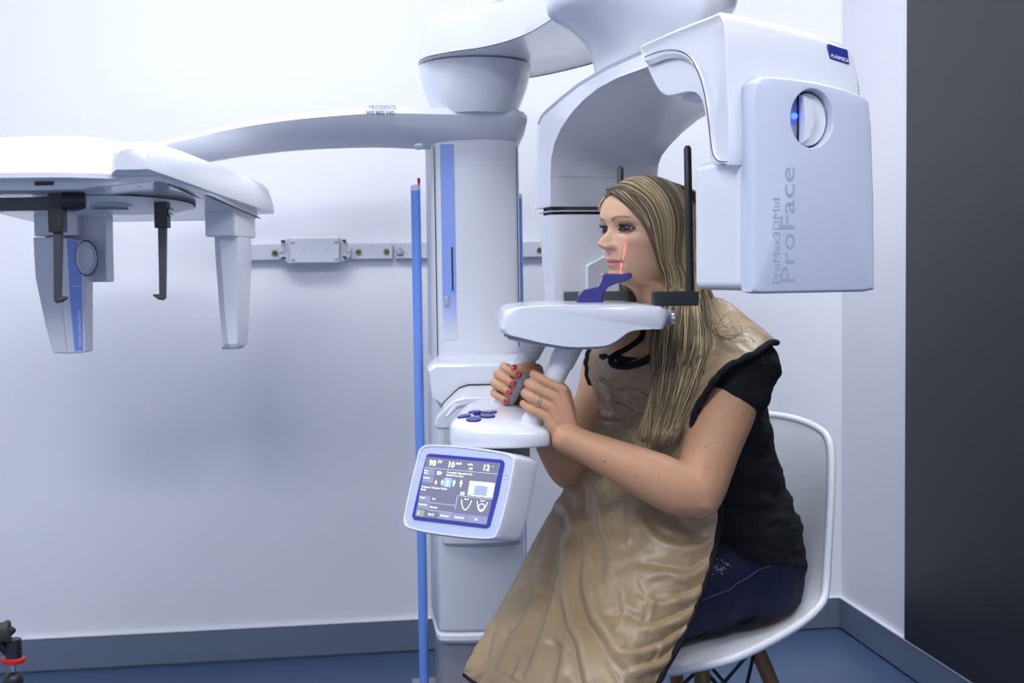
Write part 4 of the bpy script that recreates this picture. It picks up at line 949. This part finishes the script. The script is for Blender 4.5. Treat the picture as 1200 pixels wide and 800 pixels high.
sp_.append(limb([LSH + V(-.05, .06, .01), LSH + V(.002, .002, .002), LSH.lerp(LEL, .13) + V(.006, 0, 0), LSH.lerp(LEL, .20) + V(.006, 0, 0)], [.064, .071, .071, .070]))
shm = remesh(sp_, .005, 4); cloth_noise(shm, .007, 13, 3, (1, 1, 2.0)); shm.name = 'top'
FAB = mat('black_jersey', (.0085, .0085, .0105), .85, noise_amt=.25, noise_scale=60, bump=.3, bump_scale=900, spec=.25)
shm.materials.clear(); link('top', shm, FAB, person)
# ---- jeans
LH, RH = V(.455, 2.488, .540), V(.335, 2.602, .540)
LK, RK = V(.160, 2.225, .505), V(.045, 2.345, .505)
LA, RA = V(.155, 2.225, .10), V(.035, 2.345, .10)
jp = [loft_vf([torring(x, y, z, a, b, .010) for x, y, z, a, b in TOR if z < .64])]
for h, k, a in ((LH, LK, LA), (RH, RK, RA)):
    jp.append(limb([h + (h - k).normalized() * .04, h, h.lerp(k, .3), h.lerp(k, .65), h.lerp(k, .93), k], [.090, .098, .090, .075, .060, .056]))
    jp.append(limb([k, k.lerp(a, .2), k.lerp(a, .45), k.lerp(a, .8), a], [.056, .054, .056, .046, .044]))
jm = remesh(jp, .005, 6); cloth_noise(jm, .006, 14, 9); jm.name = 'jeans'; jm.materials.clear()
JEAN = mat('dark_denim', (.007, .011, .042), .75, noise_amt=.35, noise_scale=35, bump=.5, bump_scale=1100, spec=.3)
jeans = link('jeans', jm, JEAN, person)
jco = coords(jm); 
jb = bvh_of(jm)
def on(b, p, off=.0012):
    h = b.find_nearest(Vector(p)); return h[0] + h[1] * off
seam = [on(jb, p) for p in ([V(.30, 2.22, .53).lerp(V(.42, 2.32, .545), k / 9) for k in range(10)] + [V(.42, 2.32, .545).lerp(V(.56, 2.40, .60), k / 9) for k in range(1, 10)])]
tube('stitch_seam', seam, .0012, mat('denim_thread', (.06, .075, .16), .8, noise_amt=.1), jeans, 5)
STUD = mat('rhinestone', (.75, .75, .8), .15, metal=1, noise_amt=.05)
for k in range(44):
    c = V(.412, 2.32, .604) + V(random.gauss(0, .009), random.gauss(0, .009), random.gauss(0, .006)) * (1 if k < 32 else 2.6)
    p = on(jb, c, .0005); nrm = jb.find_nearest(c)[1]
    revolve('rhinestone', [(.0014, 0), (.0014, .0008), (.0006, .0016), (0, .0017)], p, STUD if k % 3 == 0 else MIDG, jeans, nrm, 7)
# ---- shoes (below the frame)
for a, s in ((LA, 1), (RA, -1)):
    rg = []
    for t_, w_, h0 in ((-.075, .02, .03), (-.06, .032, .06), (-.02, .036, .085), (.03, .036, .07), (.09, .042, .05), (.14, .038, .04), (.168, .018, .03)):
        rg.append(ring(V(a.x, a.y, 0) + GF * t_ + UZ * (h0 / 2 + .003), GL * w_, UZ * (h0 / 2), 18, 2.6))
    loft('shoe', rg, BLK, person, angle=60)

# ---- apron: surface through fitted sections from shoulders to hem
AG = [
    [(0.175, 2.560, 0.999), (0.215, 2.545, 1.028), (0.237, 2.490, 1.016), (0.234, 2.405, 0.968), (0.303, 2.360, 1.008), (0.393, 2.370, 1.096), (0.482, 2.290, 1.006)],
    [(0.158, 2.545, 0.979), (0.186, 2.500, 0.968), (0.209, 2.445, 0.955), (0.240, 2.390, 0.947), (0.296, 2.335, 0.969), (0.364, 2.290, 1.011), (0.441, 2.215, 1.002)],
    [(0.159, 2.540, 0.934), (0.184, 2.480, 0.921), (0.213, 2.420, 0.915), (0.247, 2.365, 0.913), (0.291, 2.310, 0.931), (0.340, 2.260, 0.953), (0.384, 2.205, 0.976)],
    [(0.175, 2.530, 0.882), (0.192, 2.460, 0.879), (0.219, 2.400, 0.878), (0.252, 2.345, 0.880), (0.288, 2.300, 0.892), (0.323, 2.250, 0.909), (0.348, 2.210, 0.931)],
    [(0.163, 2.530, 0.833), (0.182, 2.460, 0.832), (0.213, 2.390, 0.833), (0.250, 2.335, 0.834), (0.284, 2.290, 0.843), (0.310, 2.250, 0.858), (0.324, 2.215, 0.879)],
    [(0.132, 2.500, 0.758), (0.166, 2.428, 0.761), (0.200, 2.366, 0.767), (0.235, 2.315, 0.774), (0.270, 2.274, 0.783), (0.307, 2.244, 0.794), (0.346, 2.225, 0.806)],
    [(0.090, 2.465, 0.695), (0.130, 2.385, 0.698), (0.173, 2.322, 0.703), (0.217, 2.275, 0.708), (0.265, 2.245, 0.712), (0.318, 2.232, 0.717), (0.375, 2.235, 0.723)],
    [(0.044, 2.420, 0.624), (0.088, 2.334, 0.627), (0.135, 2.269, 0.632), (0.184, 2.225, 0.636), (0.238, 2.201, 0.641), (0.296, 2.198, 0.645), (0.362, 2.215, 0.649)],
    [(-0.003, 2.370, 0.549), (0.045, 2.277, 0.554), (0.094, 2.209, 0.559), (0.145, 2.165, 0.565), (0.201, 2.146, 0.570), (0.262, 2.151, 0.574), (0.332, 2.180, 0.577)],
    [(-0.046, 2.315, 0.488), (0.008, 2.218, 0.495), (0.061, 2.148, 0.501), (0.114, 2.105, 0.507), (0.168, 2.088, 0.510), (0.227, 2.098, 0.511), (0.292, 2.135, 0.510)],
    [(-0.086, 2.270, 0.433), (-0.024, 2.174, 0.438), (0.032, 2.104, 0.444), (0.085, 2.060, 0.447), (0.136, 2.042, 0.449), (0.187, 2.051, 0.449), (0.241, 2.085, 0.446)],
    [(-0.096, 2.262, 0.407), (-0.038, 2.164, 0.397), (0.014, 2.092, 0.391), (0.063, 2.045, 0.389), (0.111, 2.024, 0.387), (0.160, 2.029, 0.387), (0.211, 2.060, 0.387)],
]
KU, KV = 26, 18
rowsU = [np.array(catmull(r, KU)) for r in AG]                    # dense across
grid = np.array([catmull([r[j] for r in rowsU], KV) for j in range(len(rowsU[0]))]).transpose(1, 0, 2)   # [v][u]
NV, NU_ = grid.shape[:2]
du = np.gradient(grid, axis=1); dv = np.gradient(grid, axis=0); nrm = np.cross(du, dv); nrm /= np.linalg.norm(nrm, axis=2, keepdims=True) + 1e-9
if nrm[NV // 2, NU_ // 2] @ np.array((0, -1, .3)) < 0: nrm = -nrm
UU, VV = np.meshgrid(np.linspace(0, 1, NU_), np.linspace(0, 1, NV))
WX = np.zeros((NV, NU_)); WY = np.zeros((NV, NU_)); LO = np.zeros((NV, NU_)); FI = np.zeros((NV, NU_)); PK = np.zeros((NV, NU_))
for i in range(NV):
    for j in range(NU_):
        p = Vector(grid[i, j]); uu = UU[i, j]; vv_ = VV[i, j]
        WX[i, j] = noise.noise(p * 14 + Vector((3, 0, 0))); WY[i, j] = noise.noise(p * 14 + Vector((0, 9, 0)))
        LO[i, j] = noise.noise(p * 9.5 + Vector((0, 0, 4)))
        FI[i, j] = noise.fractal(p * 34, 1.0, 2.0, 2)
        PK[i, j] = noise.noise(Vector((0 if uu < .5 else 5, vv_ * 44, uu * 3)))
MU, MV = .40, .78                                    # metres spanned by u and v
PX = UU * MU + WX * .007; PY = VV * MV + WY * .007
def crease(pts, w_, amp):
    """one fold: a ridge with a sharper lee side along a polyline in (u, v), fading at both ends"""
    P = np.array([(u * MU, v * MV) for u, v in catmull(pts, 6)])
    best = np.full(PX.shape, 9.0); tt_ = np.zeros(PX.shape); side_ = np.zeros(PX.shape)
    for k in range(len(P) - 1):
        d = P[k + 1] - P[k]; L = d @ d
        t = np.clip(((PX - P[k, 0]) * d[0] + (PY - P[k, 1]) * d[1]) / L, 0, 1)
        ex_ = PX - P[k, 0] - t * d[0]; ey_ = PY - P[k, 1] - t * d[1]
        dd = np.hypot(ex_, ey_); m = dd < best
        best = np.where(m, dd, best); tt_ = np.where(m, (k + t) / (len(P) - 1), tt_); side_ = np.where(m, np.sign(d[0] * ey_ - d[1] * ex_), side_)
    sd = best * side_
    fade = np.sin(np.clip(tt_, .02, .98) * PI) ** .6
    ridge = np.exp(-(sd / np.where(sd > 0, w_ * .55, w_ * 1.25)) ** 2)
    vall = np.exp(-((sd - w_ * 1.3) / (w_ * .8)) ** 2)
    return amp * fade * (ridge - .55 * vall)
CRS = [
    ([(.30, .60), (.42, .70), (.62, .80), (.88, .90)], .012, .011), ([(.22, .64), (.36, .74), (.55, .85), (.70, .96)], .011, .010),
    ([(.16, .58), (.24, .68), (.30, .80), (.30, .94)], .014, .009), ([(.10, .66), (.16, .76), (.16, .88), (.12, .98)], .012, .008),
    ([(.98, .62), (.86, .63), (.70, .60), (.58, .56)], .010, .006), ([(.99, .67), (.88, .685), (.74, .67), (.62, .66)], .009, .007),
    ([(.99, .72), (.90, .735), (.80, .735), (.70, .72)], .008, .008), ([(.99, .765), (.91, .78), (.80, .785), (.68, .765)], .008, .008),
    ([(.99, .80), (.92, .82), (.80, .835), (.70, .83)], .007, .007), ([(.99, .85), (.90, .87), (.80, .875)], .008, .007),
    ([(.20, .52), (.34, .56), (.46, .63), (.52, .70)], .016, .008), ([(.02, .56), (.10, .565), (.18, .60)], .007, .007),
    ([(.36, .78), (.44, .84), (.46, .92)], .014, .008), ([(.50, .88), (.58, .93), (.60, .99)], .012, .007), ([(.08, .80), (.10, .90), (.05, .99)], .009, .006),
    ([(.24, .86), (.24, .94), (.22, .995)], .008, .006), ([(.40, .92), (.40, .96), (.38, .998)], .007, .005),
    ([(.04, .28), (.16, .31), (.32, .30)], .009, .006), ([(.06, .36), (.20, .40), (.36, .39)], .010, .007), ([(.10, .44), (.26, .46), (.44, .43)], .010, .007),
    ([(.40, .36), (.54, .40), (.68, .37)], .009, .006), ([(.48, .44), (.62, .46), (.78, .42)], .009, .006), ([(.70, .10), (.78, .18), (.88, .22)], .010, .006),
    ([(.62, .12), (.70, .22), (.76, .32)], .010, .006), ([(.84, .06), (.90, .10), (.97, .12)], .008, .005), ([(.20, .12), (.26, .22), (.24, .32)], .010, .005),
    ([(.92, .18), (.86, .25), (.74, .29)], .008, .005), ([(.60, .48), (.72, .53), (.90, .53)], .013, .006), ([(.06, .48), (.18, .50), (.30, .53)], .010, .006),
    ([(.60, .70), (.66, .74), (.66, .79)], .009, .004), ([(.78, .55), (.88, .575), (.98, .57)], .009, .005),
]
H_ = .007 * LO + .0018 * FI
for c_ in CRS: H_ = H_ + crease(*c_)
rnd = random.Random(21)
for _ in range(46):                                   # small random creases
    u0, v0 = rnd.uniform(.05, .95), rnd.uniform(.08, .97); an = rnd.uniform(-.5, .9); L = rnd.uniform(.05, .14)
    H_ = H_ + crease([(u0, v0), (u0 + L * math.cos(an), v0 + .5 * L * math.sin(an)), (u0 + 1.8 * L * math.cos(an + .3), v0 + .9 * L * math.sin(an + .3))], rnd.uniform(.004, .008), rnd.uniform(.002, .004))
EDG = np.minimum(UU, 1 - UU)
H_ = H_ * np.clip(EDG / .05 + .25, 0, 1) + np.exp(-(EDG / .05) ** 2) * .0035 * PK
# keep the cloth in front of top and thighs, spreading each push softly
tb_ = bvh_of(shm)
PD = np.zeros((NV, NU_))
for i in range(NV):
    for j in range(NU_):
        q = Vector(grid[i, j])
        for b__ in (tb_, jb):
            h = b__.find_nearest(q, .12)
            if h[0] is not None:
                d = (q - h[0]).dot(h[1])
                if d < .008: PD[i, j] = max(PD[i, j], .008 - d)
def blur(a, k):
    for _ in range(k):
        q = np.pad(a, 1, mode='edge'); a = q[1:-1, 1:-1] * .4 + (q[:-2, 1:-1] + q[2:, 1:-1] + q[1:-1, :-2] + q[1:-1, 2:]) * .15
    return a
PD = np.maximum(blur(PD, 40) * 1.15, blur(PD, 4))
print('apron push', PD.max(), PD.mean())
grid2 = grid + nrm * (H_ + PD)[..., None]
f = [(i * NU_ + j, i * NU_ + j + 1, (i + 1) * NU_ + j + 1, (i + 1) * NU_ + j) for i in range(NV - 1) for j in range(NU_ - 1)]
TAN = mat('tan_vinyl_cloth', (.305, .220, .126), .36, noise_amt=.05, noise_scale=25, bump=.25, bump_scale=260, spec=.5)
apron = mk('apron', grid2.reshape(-1, 3), f, TAN, person, angle=180)
so = apron.modifiers.new('thick', 'SOLIDIFY'); so.thickness = .0035; so.offset = -1
PIPE = mat('black_binding', (.009, .009, .013), .8, noise_amt=.2, noise_scale=80, bump=.6, bump_scale=500, spec=.2)
def piping(path, r=.0055):
    P = [Vector(p) for p in path]
    v, f = tube_vf(P, r, 10, flat=.8); mk('edge_binding', v, f, PIPE, apron, angle=80)
piping((grid2 + nrm * .003)[: int(NV * .36):2, 0], .0068); piping(grid2[::2, -1], .0078); piping(grid2[-1, ::2], .006); piping(grid2[0, ::2][: NU_ // 4], .005)
piping([V(*q) for q in catmull([V(0.259, 2.390, 1.048), V(0.248, 2.380, 1.022), V(0.221, 2.370, 1.003), V(0.196, 2.365, 0.991), V(0.189, 2.360, 0.981), V(0.195, 2.355, 0.972), V(0.219, 2.350, 0.970), V(0.247, 2.340, 0.979), V(0.270, 2.330, 0.995), V(0.292, 2.325, 1.019)], 5)], .0066)

# ---- hair
HAIR = colmat('streaked_hair', .42, spec=.35, namt=.12, nscale=90)
hv_, hf_, hc_ = [], [], []
DK = np.array((.034, .025, .015)); MD = np.array((.17, .118, .06)); BL = np.array((.56, .43, .245)); ASH = np.array((.40, .31, .185))
def scalp_pt(x, y, z, off):
    p = V(x, y, z); return p
def strand(pts, w0, key, n=5, tip=.12):
    q = catmull(pts, n); P = [V(*x) for x in q]; m_ = len(P)
    rad = [w0 * (.75 + .25 * min(1, i / 5)) * (1 if i < m_ * .75 else 1 - (1 - tip) * (i - m_ * .75) / (m_ * .25)) for i in range(m_)]
    v, f = tube_vf(P, rad, 5, flat=.55)
    o = len(hv_); hv_.extend(v); hf_.extend([tuple(i + o for i in a) for a in f])
    s = noise.noise(Vector((key * 120, 1.7, 0))) * 1.3 + random.gauss(-.18, .42)
    a = min(1, max(0, (s + .45) / .9))
    for i in range(m_):
        t_ = i / (m_ - 1)
        c = DK * (1 - a) + (BL * .6 + MD * .4) * a if a < .6 else MD * (1 - a) + BL * a
        c = c * (1 - .55 * t_) + (ASH * (.8 + .4 * a)) * .55 * t_
        hc_.extend([c * random.uniform(.93, 1.07)] * 5)
Lx, Ly, Lz = .112, .085, .107            # hair shell half axes
def shell(phi, x, k=1.0):
    """point on the hair shell at fore-aft x, swung phi from the top towards her left"""
    r = math.sqrt(max(.02, 1 - (x / Lx) ** 2))
    return hw(x, Ly * r * math.sin(phi) * k, .006 + Lz * r * math.cos(phi) * k)
random.seed(11)
for n_ in range(2200):                    # near side: over the temple, down past the ear, forward on to the chest
    s = random.random(); s = s ** 1.1
    x0 = .088 - .175 * s; ph0 = -.40 + .12 * random.random()
    k = 1 + random.uniform(-.03, .05)
    x1 = .078 - .160 * s; x2 = .060 - .140 * s; x3 = .046 - .118 * s
    x4 = .022 - .088 * s
    low = random.random()
    e0 = V(.240, 2.266, .855).lerp(V(.306, 2.232, .862), s * .8 + .2 * random.random())
    m0 = V(.272, 2.306, 1.020).lerp(V(.368, 2.282, 1.022), s) + V(random.gauss(0, .004), random.gauss(0, .007), 0)
    m1 = V(.262, 2.280, .945).lerp(V(.345, 2.246, .955), s) + V(random.gauss(0, .004), random.gauss(0, .006), 0)
    e0 = m1.lerp(e0, 1.32 - 1.0 * low ** .85)
    pts = [shell(ph0, x0, k), shell(ph0 + .35, x0 * .6 + x1 * .4, k), shell(.45, x1, k), shell(1.0, x2, k), shell(1.5, x3, k), hw(x4 + .012, .080 * k, -.055), hw(x4, .083 * k, -.115), m0, m1, e0]
    strand(pts, .0016 * random.uniform(.7, 1.3), s)
for n_ in range(560):                     # fringe swept across the forehead to the near temple
    s = random.random()
    ph0 = -.55 + .25 * random.random(); x0 = .097 - .02 * s
    r_ = random.random(); pts = [hw(.078 - .040 * r_, -.026 + .006 * random.random(), .083 + .018 * r_), hw(.090 - .030 * r_, -.014 + .01 * s, .083 + .013 * r_), hw(.092 - .018 * s - .008 * r_, .014 + .014 * s, .070 + .013 * s + .006 * r_), hw(.080 - .012 * s, .042 + .014 * s, .046 + .016 * s), hw(.064 - .012 * s, .066 + .006 * s, .014 + .016 * s), hw(.050 - .012 * s, .077, -.025), hw(.036 - .01 * s, .081, -.075), hw(.024, .083, -.12), V(.268, 2.305, 1.02) + V(random.gauss(0, .003), random.gauss(0, .006), 0), V(.258, 2.27, .94), V(.258, 2.27, .94).lerp(V(.242 + random.gauss(0, .005), 2.258, .86), 1.3 - 1.0 * random.random())]
    strand(pts, .0015 * random.uniform(.7, 1.3), .9 + s * .12)
for n_ in range(700):                     # far side and back of the head
    s = random.random()
    x0 = .085 - .180 * s; ph0 = -.40 + .12 * random.random(); k = 1 + random.uniform(-.03, .04)
    x2 = .070 - .165 * s; x3 = .03 - .12 * s
    e0 = V(.30, 2.56, .93).lerp(V(.40, 2.52, .92), s) + UZ * random.uniform(-.03, .06)
    pts = [shell(ph0, x0, k), shell(-.75, x0, k), shell(-1.15, x2, k), shell(-1.55, x3, k), hw(x3 - .02, -.080 * k, -.06), hw(x3 - .03, -.080 * k, -.12), V(.285, 2.545, 1.03).lerp(V(.365, 2.53, 1.03), s), e0]
    strand(pts, .0023 * random.uniform(.7, 1.3), s + 3)
for n_ in range(360):                     # crown to nape
    s = random.uniform(-1, 1); k = 1 + random.uniform(-.03, .04)
    y1 = .07 * s
    pts = [hw(-.035, .02 * s, .106 * k), hw(-.085, y1 * .8, .082), hw(-.108 * math.sqrt(1 - .3 * s * s), y1, .03), hw(-.108 * math.sqrt(1 - .3 * s * s), y1, -.04), hw(-.095, y1, -.11), V(.37, 2.43, 1.06) + HL * y1, V(.395, 2.43, .98) + HL * y1 * 1.2, V(.41, 2.45, .93) + HL * y1 * 1.2]
    strand(pts, .0024 * random.uniform(.7, 1.3), s + 6)
for n_ in range(26):                      # stray hairs over the near shoulder
    a0 = V(.372, 2.285, 1.05) + V(random.gauss(0, .012), random.gauss(0, .01), random.gauss(0, .01))
    sgn = random.uniform(.3, 1)
    pts = [hw(-.07, .08, -.10), a0, a0 + V(.03 * sgn, -.03, -.01 + random.gauss(0, .01)), a0 + V(.07 * sgn, -.03, -.02 + random.gauss(0, .02)), a0 + V(.09 * sgn, -.04, -.05 + random.gauss(0, .03))]
    strand(pts, .0006, random.random())
hm = bpy.data.meshes.new('hair'); hm.from_pydata([tuple(p) for p in hv_], [], hf_); setcol(hm, np.array(hc_))
for p in hm.polygons: p.use_smooth = True
link('hair', hm, HAIR, person)

# ---- red positioning lasers of the machine: thin light lines from its two windows on to the face
def laser(loc, target, power, deg, width):
    l = bpy.data.lights.new('laser_line', 'SPOT'); l.spot_size = math.radians(deg); l.spot_blend = .5; l.shadow_soft_size = .0005; l.energy = power; l.color = (1, .06, .03)
    l.use_nodes = True; nt = l.node_tree; em = nt.nodes['Emission']
    tc = nt.nodes.new('ShaderNodeTexCoord'); sx = nt.nodes.new('ShaderNodeSeparateXYZ'); nt.links.new(tc.outputs['Normal'], sx.inputs[0])
    ab = nt.nodes.new('ShaderNodeMath'); ab.operation = 'ABSOLUTE'; nt.links.new(sx.outputs['X'], ab.inputs[0])
    lt = nt.nodes.new('ShaderNodeMath'); lt.operation = 'LESS_THAN'; lt.inputs[1].default_value = width; nt.links.new(ab.outputs[0], lt.inputs[0])
    nt.links.new(lt.outputs[0], em.inputs['Strength'])
    o = bpy.data.objects.new('laser_line', l); COL.objects.link(o)
    zx = (Vector(loc) - Vector(target)).normalized(); yx = (UZ - zx * UZ.dot(zx)).normalized(); xx = yx.cross(zx)
    M = Matrix((xx, yx, zx)).transposed().to_4x4(); M.translation = Vector(loc); o.matrix_world = M
laser(cp(.36, .07, 1.405), V(.2125, 2.349, 1.163), 110, 9.5, .0012)
laser(cp(-.32, .02, 1.22), V(.166, 2.362, 1.186), 100, 11, .004)
